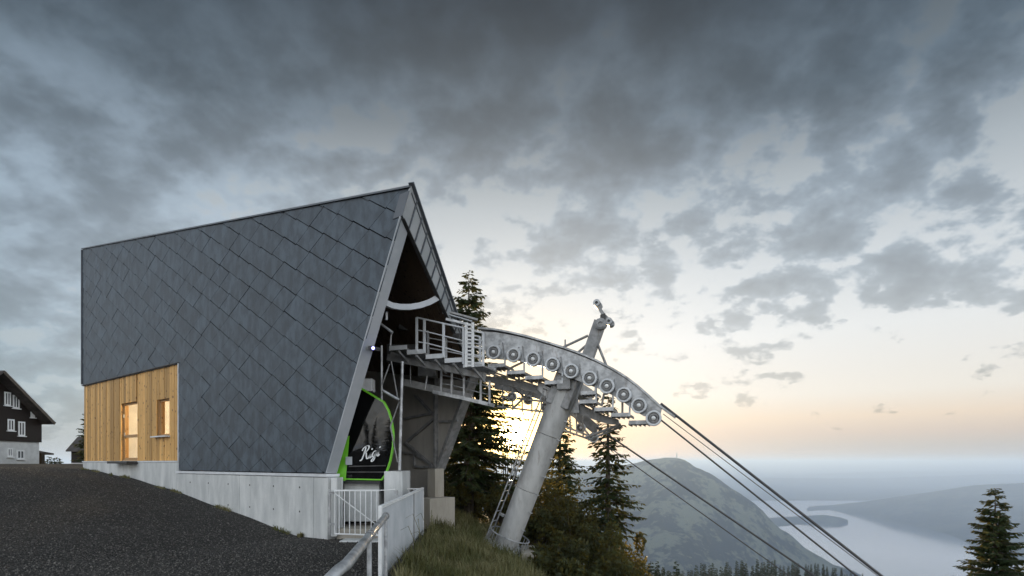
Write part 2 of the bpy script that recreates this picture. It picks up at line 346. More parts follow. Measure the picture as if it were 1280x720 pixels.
# ------------------------------------------------------------------ the site's axes
D0 = 12.0
A = P(512, 232, D0)                                   # front top corner of the station's slate wall
U = Vector((-938, 720, 0)).normalized()               # along the slate wall, away from the eye
Vv = Vector((U.y, -U.x, 0))                           # across the station, into it
LEAN = .415                                           # the portal leans back by this much per metre of drop
def Wp(u, v, z): return Vector((A.x, A.y, 0))+U*u+Vv*v+UP*z
def on_wall(px, py, v=0.0):
    """(u, z) where the ray through a pixel meets the plane at depth v of the station"""
    r = (px-640)/F; ax = A.x+Vv.x*v; ay = A.y+Vv.y*v
    u = (r*ay-ax)/(U.x-r*U.y); dep = ay+u*U.y
    return u, (HY-py)/F*dep
RT = Vector((.947, -.322, 0)).normalized()            # rope line
NT_ = Vector((RT.y, -RT.x, 0))                        # towards the eye, across the rope line
T0 = Vector((-.47, 14.65, 0))
def on_track(px, py, back=0.0):
    """point of the vertical rope plane (moved back by some metres) on the ray through a pixel"""
    o = T0-NT_*back; r = (px-640)/F
    s = (r*o.y-o.x)/(RT.x-r*RT.y); q = o+RT*s
    return Vector((q.x, q.y, (HY-py)/F*q.y))

# ------------------------------------------------------------------ ground
FT = [(-60, -1.9), (-9, -1.74), (2, -1.84), (4, -1.84), (6.9, -1.46), (11, -.93), (15, -.55), (20, -.26), (28, -.10), (48, -.12), (56, -.5), (70, -4), (150, -30), (600, -160), (5000, -1500)]
RH = [(0, 0), (1, -.22), (2, -.62), (4, -1.9), (7, -4.3), (14, -9.5), (40, -24), (150, -52), (500, -101), (900, -260), (3600, -1500), (9000, -1500)]
XB = [(-60, 0), (0, .6), (3.9, -.75), (8.6, -1.75), (14.8, -2.15), (18, -2.3), (24, -3.2), (40, -6)]
def ground_z(x, y):
    x = np.asarray(x, float); y = np.asarray(y, float)
    tt = -(x-A.x)*abs(U.x)+(y-A.y)*U.y
    z = np.interp(tt, *zip(*FT))
    e1 = np.maximum(0, x-np.interp(y, *zip(*XB)))
    e2 = np.maximum(0, y-24+np.where(x < -6, (x+6)*1.2, 0))
    rho = np.sqrt(e1**2+e2**2)
    z = z+np.interp(rho, *zip(*RH))
    z = z+.03*np.sin(x*1.3+y*.7)*np.sin(y*1.1-x*.4)+np.clip(rho/60, 0, 1)*4*np.sin(x*.031+1)*np.cos(y*.027)
    return z
def gz(x, y): return float(ground_z(x, y))
def grid_axis(lo, hi, fine_lo, fine_hi, step, growth=1.13):
    a = list(np.arange(fine_lo, fine_hi+1e-6, step)); s_ = step; v = fine_hi
    while v < hi: s_ *= growth; v += s_; a.append(min(v, hi))
    s_ = step; v = fine_lo
    while v > lo: s_ *= growth; v -= s_; a.insert(0, max(v, lo))
    return np.array(sorted(set(a)))
gx = grid_axis(-5000, 5000, -20, 8, .3); gy = grid_axis(-400, 5200, 2, 28, .3)
X, Y = np.meshgrid(gx, gy); Zg = ground_z(X, Y)
vs = np.stack([X.ravel(), Y.ravel(), Zg.ravel()], 1); nx, ny = len(gx), len(gy)
ii = (np.arange(ny-1)[:, None]*nx+np.arange(nx-1)[None, :]).ravel()
ground = finish('ground', np_mesh('ground', vs, np.stack([ii, ii+1, ii+nx+1, ii+nx], 1)), M['ground'], smooth=True); tag(ground, kind='structure')

LAKE_Z = -1240.0
lk = MB().raw([(-60000, 4300, LAKE_Z), (60000, 4300, LAKE_Z), (60000, 18900, LAKE_Z), (-60000, 18900, LAKE_Z)], [(0, 1, 2, 3)]).build('lake', M['water']); tag(lk, kind='structure')

def fbm(x, y, seed, octs=5):
    """sum of rotated sines: cheap smooth relief"""
    r_ = np.random.default_rng(seed); out = np.zeros_like(x); amp = 1.0; fr = 1.0
    for _ in range(octs):
        for _k in range(3):
            a = r_.uniform(0, 2*np.pi); ph = r_.uniform(0, 6.28); out += amp*np.sin((x*np.cos(a)+y*np.sin(a))*fr+ph)/3
        amp *= .52; fr *= 2.07
    return out
def loft(name, crest, toe, mat, back_drop, rough_amp, scale, seed, nu=160, nv=60, prof=1.15, jag=0.0):
    """hill between a crest line and a toe line (lists of world points), closed by a falling back side"""
    def rs(pts):
        pts = np.array([tuple(p_) for p_ in pts]); s_ = np.concatenate([[0], np.cumsum(np.linalg.norm(np.diff(pts, axis=0), axis=1))]); q = np.linspace(0, s_[-1], nu)
        return np.stack([np.interp(q, s_, pts[:, k]) for k in range(3)], 1)
    c = rs(crest); t_ = rs(toe); c[:, 2] += jag*fbm(c[:, 0]/90, c[:, 1]/90, seed+1, 4)
    k = np.linspace(0, 1, nv)[:, None, None]
    g = c[None]*(1-k)+t_[None]*k
    g[..., 2] = c[None, :, 2]+(t_[None, :, 2]-c[None, :, 2])*(k[..., 0]**prof)
    g[..., 2] += rough_amp*fbm(g[..., 0]/scale, g[..., 1]/scale, seed)*np.sin(np.pi*np.clip(k[..., 0]+.04, 0, 1))**.7
    back = c[None]+np.array([0, back_drop, 0])[None, None]*np.linspace(1, .1, 8)[:, None, None]
    back[..., 2] = c[None, :, 2]+(LAKE_Z-20-c[None, :, 2])*np.linspace(1, .1, 8)[:, None]**1.3
    g = np.concatenate([back, g]); n_ = g.shape[0]
    i_ = (np.arange(n_-1)[:, None]*nu+np.arange(nu-1)[None]).ravel()
    o = finish(name, np_mesh(name, g.reshape(-1, 3), np.stack([i_, i_+nu, i_+nu+1, i_+1], 1)), mat, smooth=True); tag(o, kind='structure'); return o
def lakept(px, py): return P(px, py, -LAKE_Z*F/(py-HY))
mc = [(560, 600, 8200), (660, 592, 7800), (740, 587, 7400), (796, 580, 7200), (815, 576.5, 7150), (832, 573.5, 7100), (845, 572.5, 7050), (856, 575, 7000), (870, 584, 6950), (893, 597, 6900), (917, 612, 6850), (944, 629, 6800), (964, 649, 6700), (983, 662, 6600), (1003, 680, 6500), (1022, 694, 6400), (1053, 710, 6300), (1085, 719, 6350)]
crest = [P(*q) for q in mc]; toe = []
for q, c_ in zip(mc, crest):
    y2 = c_.y-2600*max(.12, (c_.z+1240)/1290); toe.append(Vector((c_.x*(y2/c_.y)**.85, y2, LAKE_Z-30)))
loft('mountain', crest, toe, M['hill'], 2500, 95, 300, 3, 300, 120, jag=14)
rc = [(1092, 645, 13300), (1112, 635, 13200), (1135, 625, 13100), (1170, 616.5, 13000), (1202, 610.5, 12900), (1237, 604.5, 12800), (1270, 604, 12600), (1330, 600, 12400), (1450, 596, 12000), (1700, 600, 11500)]
rt = [(1092, 645.5), (1120, 654), (1155, 662), (1182, 669), (1196, 676), (1213, 689), (1235, 700), (1290, 716), (1400, 740), (1700, 790)]
loft('hill', [P(*q) for q in rc], [lakept(*q)+UP*(-25) for q in rt], M['hill_far'], 3500, 60, 600, 8, prof=.9, jag=9)
# low tongues of land in the lake and the far shore with its ridges
loft('headland', [P(960, 648, 12600), P(1003, 645, 12300), P(1030, 643.5, 12100), P(1050, 646.5, 11900), P(1060, 650, 11850)], [lakept(960, 660), lakept(1010, 654.5), lakept(1035, 653.5), lakept(1052, 653), lakept(1060, 651)], M['hill_far'], 500, 3, 300, 5, 60, 12)
loft('headland', [P(985, 634, 16500), P(1015, 633.5, 16000), P(1035, 633, 15600), P(1050, 635, 15500)], [lakept(985, 642), lakept(1015, 638.5), lakept(1035, 637.5), lakept(1050, 636)], M['hill_far'], 500, 3, 300, 6, 60, 12)
fl = MB().raw([(-60000, 18900, LAKE_Z), (60000, 18900, LAKE_Z), (60000, 18900, LAKE_Z+15), (-60000, 18900, LAKE_Z+15), (-60000, 60000, LAKE_Z+160), (60000, 60000, LAKE_Z+160)], [(0, 1, 2, 3), (3, 2, 5, 4)]).build('far_plain', M['hill_far']); tag(fl, kind='structure')
for dep, base_y, amp, seed in ((24000, 612, 4, 2), (32000, 601, 5, 4), (45000, 592, 5, 9)):
    xs = np.linspace(-700, 2000, 40)
    cr = [P(x_, base_y+amp*math.sin(x_*.006+seed)+amp*.5*math.sin(x_*.017+seed*2)-(.006*max(0, x_-900) if dep > 30000 else 0), dep) for x_ in xs]
    loft('far_ridge', cr, [Vector((c_.x*.9, c_.y*.9, LAKE_Z)) for c_ in cr], M['hill_far'], 3000, 20, 1500, seed, 120, 14)

# ------------------------------------------------------------------ the station
LEAN = .48; ROOF_K = .857; RISE = (9.02-A.z)/20.1; WID = 3.77; UB = 20.13
KV = ROOF_K+RISE*LEAN*ROOF_K
def uf(z): return LEAN*(A.z-z)                        # front edge of the walls
def Po(v, drop, fwd=0.0): return Wp(LEAN*drop-fwd, v, A.z-drop)   # point of the leaning portal plane
def roof_z(u, v): return A.z+RISE*u-KV*v
st = thing('cable_car_station', Wp(8, 1.9, -1.8), 'angular cable car station clad in grey diamond slates with wooden corner', 'station')
ZB, ZW, UW = -.26, 3.23, 10.93                        # slate foot, top of the wooden part, its right end
mb = MB()
poly = [(uf(ZB), ZB), (UW, ZB), (UW, ZW), (UB, ZW), (UB, roof_z(UB, 0)-.3), (uf(A.z-.3)+.02, A.z-.3)]
mb.prism([Wp(u+.03 if i in (0, 5) else u, .035, z) for i, (u, z) in enumerate(poly)], Vv*.245); mb.build('wall_core', M['slate_back'], st)

def clip(poly, reg):
    out = poly; n = len(reg)
    for k in range(n):
        a, b = reg[k], reg[(k+1) % n]; inp = out; out = []
        if not inp: break
        sd_ = lambda q: (b[0]-a[0])*(q[1]-a[1])-(b[1]-a[1])*(q[0]-a[0])
        for j in range(len(inp)):
            p0, p1 = inp[j-1], inp[j]; s0, s1 = sd_(p0), sd_(p1)
            if (s0 < 0) != (s1 < 0):
                f = s0/(s0-s1); out.append((p0[0]+(p1[0]-p0[0])*f, p0[1]+(p1[1]-p0[1])*f))
            if s1 >= 0: out.append(p1)
    return out
def ccw(p_): return p_ if sum(p_[i-1][0]*p_[i][1]-p_[i][0]*p_[i-1][1] for i in range(len(p_))) > 0 else p_[::-1]
e_ = .012
reg1 = ccw([(uf(ZW)+e_, ZW-.03), (UB-e_, ZW-.03), (UB-e_, roof_z(UB, 0)-.05), (e_, A.z-.05)])
reg2 = ccw([(uf(ZB)+e_, ZB+.01), (UW-e_, ZB+.01), (UW-e_, ZW-.03), (uf(ZW)+e_, ZW-.03)])
DU, DZ = .572, .319
def lat(i, r): return (.784+DU*(i+r), 5.504+DZ*(i-r))
tiles = []
for i in range(-14, 30):
    for r in range(-10, 34):
        base_ = [(i+.005, r+.018), (i+.995, r-.022), (i+.995, r+.935), (i+.005, r+.975)]
        q = ccw([lat(*k) for k in base_]); full = True; parts_ = []
        a1 = clip(q, reg1); a2 = clip(q, reg2)
        area = lambda p_: abs(sum(p_[k-1][0]*p_[k][1]-p_[k][0]*p_[k-1][1] for k in range(len(p_))))/2 if len(p_) > 2 else 0
        tot_, A1, A2 = area(q), area(a1), area(a2)
        if A1+A2 < .004: continue
        parts_ = [a for a, s_ in ((a1, A1), (a2, A2)) if s_ > .002]
        tiles.append((i, r, parts_, A1 > tot_-1e-6 or A2 > tot_-1e-6, A1+A2))
def tile_out(i, r, uu, zz):
    s_ = (uu-.784)/DU; dd = (zz-5.504)/DZ; ri = (s_-dd)/2-r; fi = (s_+dd)/2-i
    return .004+.018*max(-.03, ri)
def tile_mb(i, r, polys, m):
    for p_ in polys:
        n = len(p_); f = [Wp(u, .026-tile_out(i, r, u, z), z) for u, z in p_]; b = [Wp(u, .030, z) for u, z in p_]
        m.raw(f+b, [tuple(range(n)), tuple(range(n, 2*n))[::-1]]+[(k, n+k, n+(k+1) % n, (k+1) % n) for k in range(n)])
    return m
tiles.sort(key=lambda t_: -t_[4]/(12+.61*(.784+DU*(t_[0]+t_[1])))**2)
full_me = None; rest = MB(); jit = random.Random(5)
for k, (i, r, polys, full, ar) in enumerate(tiles):
    if k >= 300: tile_mb(i, r, polys, rest); continue
    if full:
        u0, z0 = lat(i, r)
        if full_me is None:
            m_ = tile_mb(i, r, polys, MB()); full_me = bpy.data.meshes.new('shingle'); full_me.from_pydata([tuple(v-Wp(u0, 0, z0)) for v in m_.v], [], m_.f); full_me.update(); full_me.materials.append(M['slate'])
        o = bpy.data.objects.new('shingle', full_me); C.objects.link(o); o.parent = st
        o.location = Wp(u0, jit.uniform(-.004, .004), z0+jit.uniform(-.006, .006))-WORLD_LOC[st.name]; o.rotation_euler = (jit.uniform(-.002, .002), jit.uniform(-.002, .002), jit.uniform(-.006, .006))
    else: tile_mb(i, r, polys, MB()).build('shingle', M['slate'], st)
tag(rest.build('shingle_field', M['slate'], st), kind='stuff')
print('TILES', len(tiles))

# light metal return along the leaning front edge, ridge cap and left corner trim
MB().prism([Wp(uf(ZB)-.0, -.012, ZB+.0), Wp(uf(ZB)+.03, -.012, ZB), Wp(uf(5.2)+.03, -.012, 5.2), Wp(uf(5.2), -.012, 5.2)], Vv*.30).build('edge_return', M['trim'], st)
MB().prism([Wp(-.02, -.03, A.z-.045), Wp(UB+.03, -.03, roof_z(UB, 0)-.045), Wp(UB+.03, -.03, roof_z(UB, 0)-.005), Wp(-.02, -.03, A.z-.005)], Vv*.16).build('ridge_cap', M['trim_dark'], st)
MB().box(Wp(UB+.012, .1, (ZW+9)/2), U*.012, Vv*.14, UP*(9-ZW-.1)/2).build('corner_trim', M['trim_dark'], st)
# roof slab falling to the far side, with a boarded soffit
rp = [(0, 0), (UB, 0), (UB, WID+.25), (LEAN*ROOF_K*(WID+.25), WID+.25)]
m_ = MB(); top = [Wp(u, v+.06, roof_z(u, v)-.02) for u, v in rp]; m_.prism(top, UP*-.12); rf = m_.build('roof', M['trim_dark'], st)
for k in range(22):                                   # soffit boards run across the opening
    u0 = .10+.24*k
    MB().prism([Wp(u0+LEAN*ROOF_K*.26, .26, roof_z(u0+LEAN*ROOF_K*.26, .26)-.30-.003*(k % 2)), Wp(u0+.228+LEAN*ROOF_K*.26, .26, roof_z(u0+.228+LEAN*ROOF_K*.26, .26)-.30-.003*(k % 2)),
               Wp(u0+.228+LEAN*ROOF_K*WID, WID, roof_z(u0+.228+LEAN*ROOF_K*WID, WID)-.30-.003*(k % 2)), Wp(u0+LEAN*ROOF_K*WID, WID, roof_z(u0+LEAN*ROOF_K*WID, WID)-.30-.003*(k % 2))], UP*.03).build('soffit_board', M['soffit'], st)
# standing-seam fascia panels along the falling front edge
def ftop(v): return ROOF_K*v-.015
def fbot(v): return .56+.737*v
vv = 0.0; k = 0
while vv < WID:
    w_ = .255; v1 = min(vv+w_, WID)
    q = [Po(vv+.006, ftop(vv), .05), Po(v1-.006, ftop(v1), .05), Po(v1-.006, fbot(v1), .05), Po(vv+.006, fbot(vv), .05)]
    m_ = MB().prism(q, U*.05); o = m_.build('fascia_panel', M['fascia'], st)
    MB().bar(Po(v1, ftop(v1), .065), Po(v1, fbot(v1), .065), .018, .03, Vv).build('seam', M['trim_dark'], o)
    vv = v1; k += 1
MB().bar(Po(-.02, ftop(-.02)-.005, .05), Po(WID, ftop(WID)-.005, .05), .12, .035).build('verge_cap', M['trim_dark'], st)
MB().bar(Po(.05, fbot(.05)+.01, .03), Po(WID, fbot(WID)+.01, .03), .08, .025).build('drip_edge', M['dark_steel'], st)
MB().prism([Po(.0, .1, .045), Po(.0, .56, .045), Po(.28, .77, .045), Po(.28, .3, .045)], U*.3).build('gusset', M['trim_dark'], st)

# wooden part: boards round a glazed door and a window
UO = [(14.45, 16.0, .10, 2.22), (11.75, 12.75, .90, 2.15)]        # door and window openings (u0,u1,z0,z1)
ub = UW+.06; nb = 46; bw = (UB-ub)/nb
for k in range(nb):
    a, b = ub+k*bw+.008, ub+(k+1)*bw-.008; dv = .055+jit.uniform(0, .018)
    cuts = [(.06, ZW-.0)]
    for (o0, o1, z0, z1) in UO:
        if b > o0 and a < o1: cuts = [(.06, z0), (z1, ZW)] if z0 > .2 else [(z1, ZW)]
    aa, bb = a, b
    for (o0, o1, z0, z1) in UO:                       # trim boards to the edge of the opening
        if a < o0 < b and o0-a > .06: bb = o0; cuts = [(.06, ZW)]
        elif a < o1 < b and b-o1 > .06: aa = o1; cuts = [(.06, ZW)]
    for (z0, z1) in cuts: MB().box(Wp((aa+bb)/2, dv+.015, (z0+z1)/2), U*(bb-aa)/2, Vv*.015, UP*(z1-z0)/2).build('board', M['larch'], st)
m_ = MB()                                             # backing round the openings
us = [ub-.06, 11.75, 12.75, 14.45, 16.0, UB]
for a, b, zz in ((us[0], us[1], [(0, ZW)]), (us[1], us[2], [(0, .9), (2.15, ZW)]), (us[2], us[3], [(0, ZW)]), (us[3], us[4], [(0, .1), (2.22, ZW)]), (us[4], us[5], [(0, ZW)])):
    for z0, z1 in zz: m_.box(Wp((a+b)/2, .215, (z0+z1)/2), U*(b-a)/2, Vv*.10, UP*((z1-z0)/2-.001))
m_.build('wall_backing', M['larch_frame'], st)
MB().box(Wp(UW+.035, .03, (ZW+.0)/2), U*.022, Vv*.035, UP*(ZW-.02)/2).build('corner_strip', M['ledge'], st)
MB().box(Wp((UW+UB)/2, .02, ZW+.005), U*(UB-UW)/2, Vv*.05, UP*.012).build('drip_strip', M['dark_steel'], st)
def opening(name, u0, u1, z0, z1, split=None):
    f_ = MB(); w_ = .07; vq = .19
    for a, b, c_, d_ in ((u0, u1, z1-w_, z1), (u0, u1, z0, z0+w_), (u0, u0+w_, z0+w_, z1-w_), (u1-w_, u1, z0+w_, z1-w_)):
        f_.box(Wp((a+b)/2, vq, (c_+d_)/2), U*((b-a)/2-.001), Vv*.03, UP*(d_-c_)/2)
    if split: f_.box(Wp((u0+u1)/2, vq, split), U*((u1-u0)/2-w_), Vv*.03, UP*.05)
    o = f_.build(name, M['larch_frame'], st)
    for z0_, z1_ in (((z0, split), (split, z1)) if split else ((z0, z1),)):
        MB().box(Wp((u0+u1)/2, vq+.01, (z0_+z1_)/2), U*((u1-u0)/2-w_+.01), Vv*.005, UP*((z1_-z0_)/2-.05)).build('pane', M['glass'], o)
    return o
dr = opening('door', 14.45, 16.0, .10, 2.22, .98)
MB().box(Wp(15.88, .14, 1.05), U*.015, Vv*.02, UP*.07).build('handle', M['galv'], dr)
MB().box(Wp(15.96, .15, 1.75), U*.02, Vv*.03, UP*.06).build('hinge', M['galv'], dr)
wn = opening('window', 11.75, 12.75, .90, 2.15)
MB().box(Wp(12.3, .0, .875), U*.60, Vv*.10, UP*.022).build('sill', M['ledge'], wn)
MB().box(Wp(15.2, -.16, .0), U*.95, Vv*.19, UP*.045).build('doorstep', M['dark_steel'], st)
m_ = MB(); rb = [Wp(u, v, z) for v in (.32, 3.2) for (u, z) in ((11.1, .02), (16.6, .02), (16.6, 2.75), (11.1, 2.75))]
m_.raw(rb, [(4, 5, 6, 7), (0, 4, 7, 3), (1, 2, 6, 5), (0, 1, 5, 4), (3, 7, 6, 2)]); m_.build('room', M['plaster'], st)
ld = bpy.data.lights.new('room_lamp', 'POINT'); ld.energy = 330; ld.color = (1.0, .68, .36); ld.shadow_soft_size = .15
lo_ = bpy.data.objects.new('room_lamp', ld); C.objects.link(lo_); lo_.parent = st; lo_.location = Wp(13.7, 1.7, 2.35)-WORLD_LOC[st.name]

# concrete plinth in poured sections, with pale ledges
for a, b in ((6.87, UW+.02), (3.32, 6.855), (2.74, 3.305)):
    MB().box(Wp((a+b)/2, .14, -1.42), U*(b-a)/2, Vv*.22, UP*1.06).build('plinth_section', M['concrete'], st, bevel=.012)
for a, b in ((15.6, UB-.05), (UW+.035, 15.585)):
    MB().box(Wp((a+b)/2, .16, -1.0), U*(b-a)/2, Vv*.15, UP*1.0).build('plinth_section', M['concrete'], st, bevel=.012)
MB().box(Wp((2.8+UW)/2, .1, -.31), U*(UW-2.8)/2, Vv*.20, UP*.035).build('ledge', M['ledge'], st)
MB().box(Wp((UW+UB)/2+.05, .12, .03), U*(UB-UW-.1)/2, Vv*.13, UP*.025).build('ledge', M['ledge'], st)

for u_ in (3.9, 5.1, 6.3, 7.5, 8.7, 9.9):             # tie holes left by the formwork
    for z_ in (-.62, -1.22):
        if z_ > -1.0 or u_ < 8: MB().lathe(Wp(u_, -.083, z_), -Vv, [(.026, 0), (.022, .004), (0, .004)], 10).build('tie_hole', M['dark_steel'], st)
# far side wall with its leaning front edge, ribs and braces, and the inner end wall
FW = WID+.02
m_ = MB(); fz = A.z-ROOF_K*WID-.1
m_.prism([Wp(uf(fz), FW, fz), Wp(2.95, FW, -.2), Wp(3.0, FW, -2.6), Wp(UB, FW, -2.6), Wp(UB, FW, roof_z(UB, FW)-.15)], Vv*.22); m_.build('side_wall', M['panel'], st)
MB().bar(Wp(uf(fz)-.02, FW+.06, fz), Wp(2.93, FW+.06, -.2), .10, .34, Vv).build('edge_return', M['galv_dark'], st)
def rib(p0, p1, w_=.09, mat='galv_dark', name='brace', v=FW-.06):
    a = on_wall(*p0, v); b = on_wall(*p1, v); MB().bar(Wp(a[0], v, a[1]), Wp(b[0], v, b[1]), .06, w_, Vv).build(name, M[mat], st)
rib((545, 468), (545, 584), .16, name='post'); rib((519, 494), (543, 520)); rib((503, 524), (543, 516)); rib((508, 553), (543, 523)); rib((507, 553), (541, 583)); rib((549, 527), (572, 526), .07); rib((517, 566), (544, 584), .08)
rib((503, 566), (518, 566), .06); rib((518, 566), (518, 583), .06); rib((518, 583), (546, 584), .06)
a = on_wall(544, 584, FW-.1); MB().box(Wp(a[0]-.02, FW-.1, -1.1), U*.16, Vv*.18, UP*.92).build('pier', M['concrete_warm'], st, bevel=.01)
MB().box(Wp(2.95, FW-.3, -1.5), U*.5, Vv*.5, UP*.5).build('footing_block', M['concrete_warm'], st, bevel=.015)
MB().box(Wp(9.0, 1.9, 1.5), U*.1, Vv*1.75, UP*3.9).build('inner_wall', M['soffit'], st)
MB().box(Wp(5.9, 2.0, -2.06), U*3.2, Vv*1.7, UP*.30).build('floor_slab', M['concrete_warm'], st)

# loading plinths in the portal
def iblock(name, x0, x1, y0, y1, dep, thick, mat, bev=.015):
    """upright block whose front face spans these picture rows and columns at a depth, standing square to the rope line"""
    a = P(x0, y1, dep); b = P(x1, y1, dep); zt = P(x0, y0, dep).z
    c_ = (a+b)/2; hw = (b-a).length/2
    return MB().box(Vector((c_.x, c_.y+thick/2, (a.z+zt)/2)), V3(hw, 0, 0), V3(0, thick/2, 0), UP*(zt-a.z)/2).build(name, M[mat], st, bevel=bev)
iblock('loading_plinth', 480, 503, 589, 655, 14.05, 1.1, 'concrete')
iblock('loading_plinth', 430, 474, 601.5, 652, 14.3, .9, 'concrete')
iblock('plinth_pillar', 413.5, 421, 597, 671, 13.55, .35, 'concrete')
iblock('threshold', 421, 510, 661, 690, 13.65, 1.2, 'concrete_warm')
iblock('threshold_step', 424, 500, 676, 694, 13.2, .5, 'concrete')

# curved gutter under the roof, truss posts and braces just inside the portal
def ip(px, py, dep): return P(px, py, dep)
pts = [ip(x, y, 13.0+(x-483)*.014) for x, y in ((482, 379), (490, 382.5), (500, 384), (512, 384), (524, 382), (536, 378), (546, 372.5))]
m_ = MB()
for a, b in zip(pts, pts[1:]): m_.bar(a, b+(b-a)*.04, .10, .13)
m_.build('curved_beam', M['trim'], st, smooth=False)
MB().bar(ip(553, 388, 14.3), ip(597, 400, 14.5), .10, .05).build('cantilever_beam', M['galv_dark'], st)
MB().bar(ip(553, 391, 14.3), ip(590, 402, 14.5), .08, .03).build('cantilever_beam', M['trim'], st)
MB().bar(ip(557, 399, 14.3), ip(590, 407, 14.5), .08, .06).build('cantilever_beam', M['galv'], st)
for (x0, y0, x1, y1, dep, r_) in ((477, 432, 477, 505, 14.3, .03), (503, 452, 499.5, 588, 14.0, .035), (478, 488, 499, 500, 14.05, .035), (489, 452, 497, 497, 14.2, .016), (487, 455, 478, 480, 14.2, .016), (499, 502, 488, 533, 14.15, .018), (488, 533, 497, 578, 14.15, .018), (476, 405, 491, 416, 13.6, .03), (489, 416, 488, 432, 13.7, .02), (483, 390, 483, 400, 13.3, .035), (534, 470, 531, 488, 14.6, .018), (513, 456, 513, 480, 15.0, .012)):
    MB().tube([ip(x0, y0, dep), ip(x1, y1, dep)], r_, 8).build('strut', M['galv'] if r_ > .02 else M['galv_dark'], st, smooth=True)
iblock('control_box', 452, 465, 473, 489, 14.9, .35, 'white_paint')
iblock('drive_housing', 483, 520, 430, 452, 15.6, .6, 'dark_steel')
iblock('equipment_box', 522, 545, 452, 470, 16.0, .4, 'galv_dark')
MB().bar(ip(500, 405, 15.8), ip(590, 425, 15.9), .25, .3).build('girder', M['dark_steel'], st)
MB().bar(ip(505, 478, 15.6), ip(590, 497, 15.4), .2, .18).build('girder', M['galv_dark'], st)

# small blue signal lamp on the front edge
sl = thing('signal_lamp', ip(463, 436, 12.9), 'small glowing blue signal lamp at the slate wall front edge', 'lamp')
MB().bar(ip(462, 434.5, 12.9), ip(474, 437, 13.3), .07, .08).build('housing', M['dark_steel'], sl)
m_ = MB().lathe(ip(466.5, 435.2, 12.82), (0, -1, 0), [(.035, 0), (.035, .015), (.0, .025)], 12); m_.build('lens', M['blue_lamp'], sl)

# ------------------------------------------------------------------ gondola
GD = 14.15; GB = V3(-.27, .963, 0)                   # the cabin stands along this line
go = thing('gondola_cabin', P(455, 602, GD+.6), 'black glazed gondola cabin with lime green frame and white lettering in the portal', 'gondola')
prof = [(425, 599.5), (477, 600.5), (482, 593), (487.5, 577), (491, 558), (491.5, 541), (489, 524), (484.5, 511), (479, 501.5), (444, 480.5), (428, 476), (423, 490), (420, 530), (421, 565)]
ctr = (457, 548)
def gp(q, shrink=0.0, back=0.0):
    x = q[0]+(ctr[0]-q[0])*shrink; y = q[1]+(ctr[1]-q[1])*shrink; p_ = P(x, y, GD); return p_+GB*back
n = len(prof); m_ = MB()                               # shell: loops front to back, bulging in the middle
loops = [[gp(q, s_, b_) for q in prof] for s_, b_ in ((.0, .02), (-.02, .25), (-.03, .75), (-.02, 1.25), (.03, 1.6), (.10, 1.75))]
vs = [p_ for l_ in loops for p_ in l_]
m_.raw(vs, [(a*n+k, a*n+(k+1) % n, (a+1)*n+(k+1) % n, (a+1)*n+k) for a in range(len(loops)-1) for k in range(n)]+[tuple((len(loops)-1)*n+k for k in range(n))]); m_.build('shell', M['black'], go, smooth=True)
m_ = MB(); o_ = [gp(q) for q in prof]; i_ = [gp(q, .032) for q in prof]
fr = o_+i_+[p_+Vv*.05-V3(0, 0, 0) for p_ in o_]+[p_+Vv*.05 for p_ in i_]
m_.raw(fr, [(k, (k+1) % n, n+(k+1) % n, n+k) for k in range(n)]+[(k, 2*n+k, 2*n+(k+1) % n, (k+1) % n) for k in range(n)]+[(n+k, n+(k+1) % n, 3*n+(k+1) % n, 3*n+k) for k in range(n)])
m_.build('frame', M['green'], go)
m_ = MB(); rg = [[gp(q, s_, .03-.035*math.sin((s_-.03)*1.5)) for q in prof] for s_ in (.03, .2, .4, .6, .8)]
m_.raw([p_ for l_ in rg for p_ in l_]+[gp(ctr, 0, .03-.035)], [(a*n+k, a*n+(k+1) % n, (a+1)*n+(k+1) % n, (a+1)*n+k) for a in range(4) for k in range(n)]+[(4*n+k, 4*n+(k+1) % n, 5*n) for k in range(n)]); m_.build('windscreen', M['black_gloss'], go, smooth=True)
MB().prism([gp((421, 601)), gp((432, 601)), gp((437, 545)), gp((433, 545))], V3(0, .06, 0)-Vv*.08).build('door_edge', M['green'], go)
MB().bar(gp((428, 602.5), 0, .05), gp((476, 603), 0, .05), .1, .07).build('bumper', M['black'], go)
MB().bar(gp((436, 583), 0, -.06), gp((482, 582), 0, -.06), .02, .03).build('ski_rail', M['dark_steel'], go)
MB().bar(gp((433, 590), 0, -.06), gp((480, 590), 0, -.06), .02, .03).build('ski_rail', M['dark_steel'], go)
MB().prism([gp((432, 571), 0, -.06), gp((440, 571), 0, -.06), gp((440, 581), 0, -.06), gp((432, 581), 0, -.06)], Vv*.005).build('notice', M['trim'], go)
MB().bar(gp((450, 492), 0, .8), gp((450, 455), 0, .8), .12, .16).build('hanger', M['galv_dark'], go)
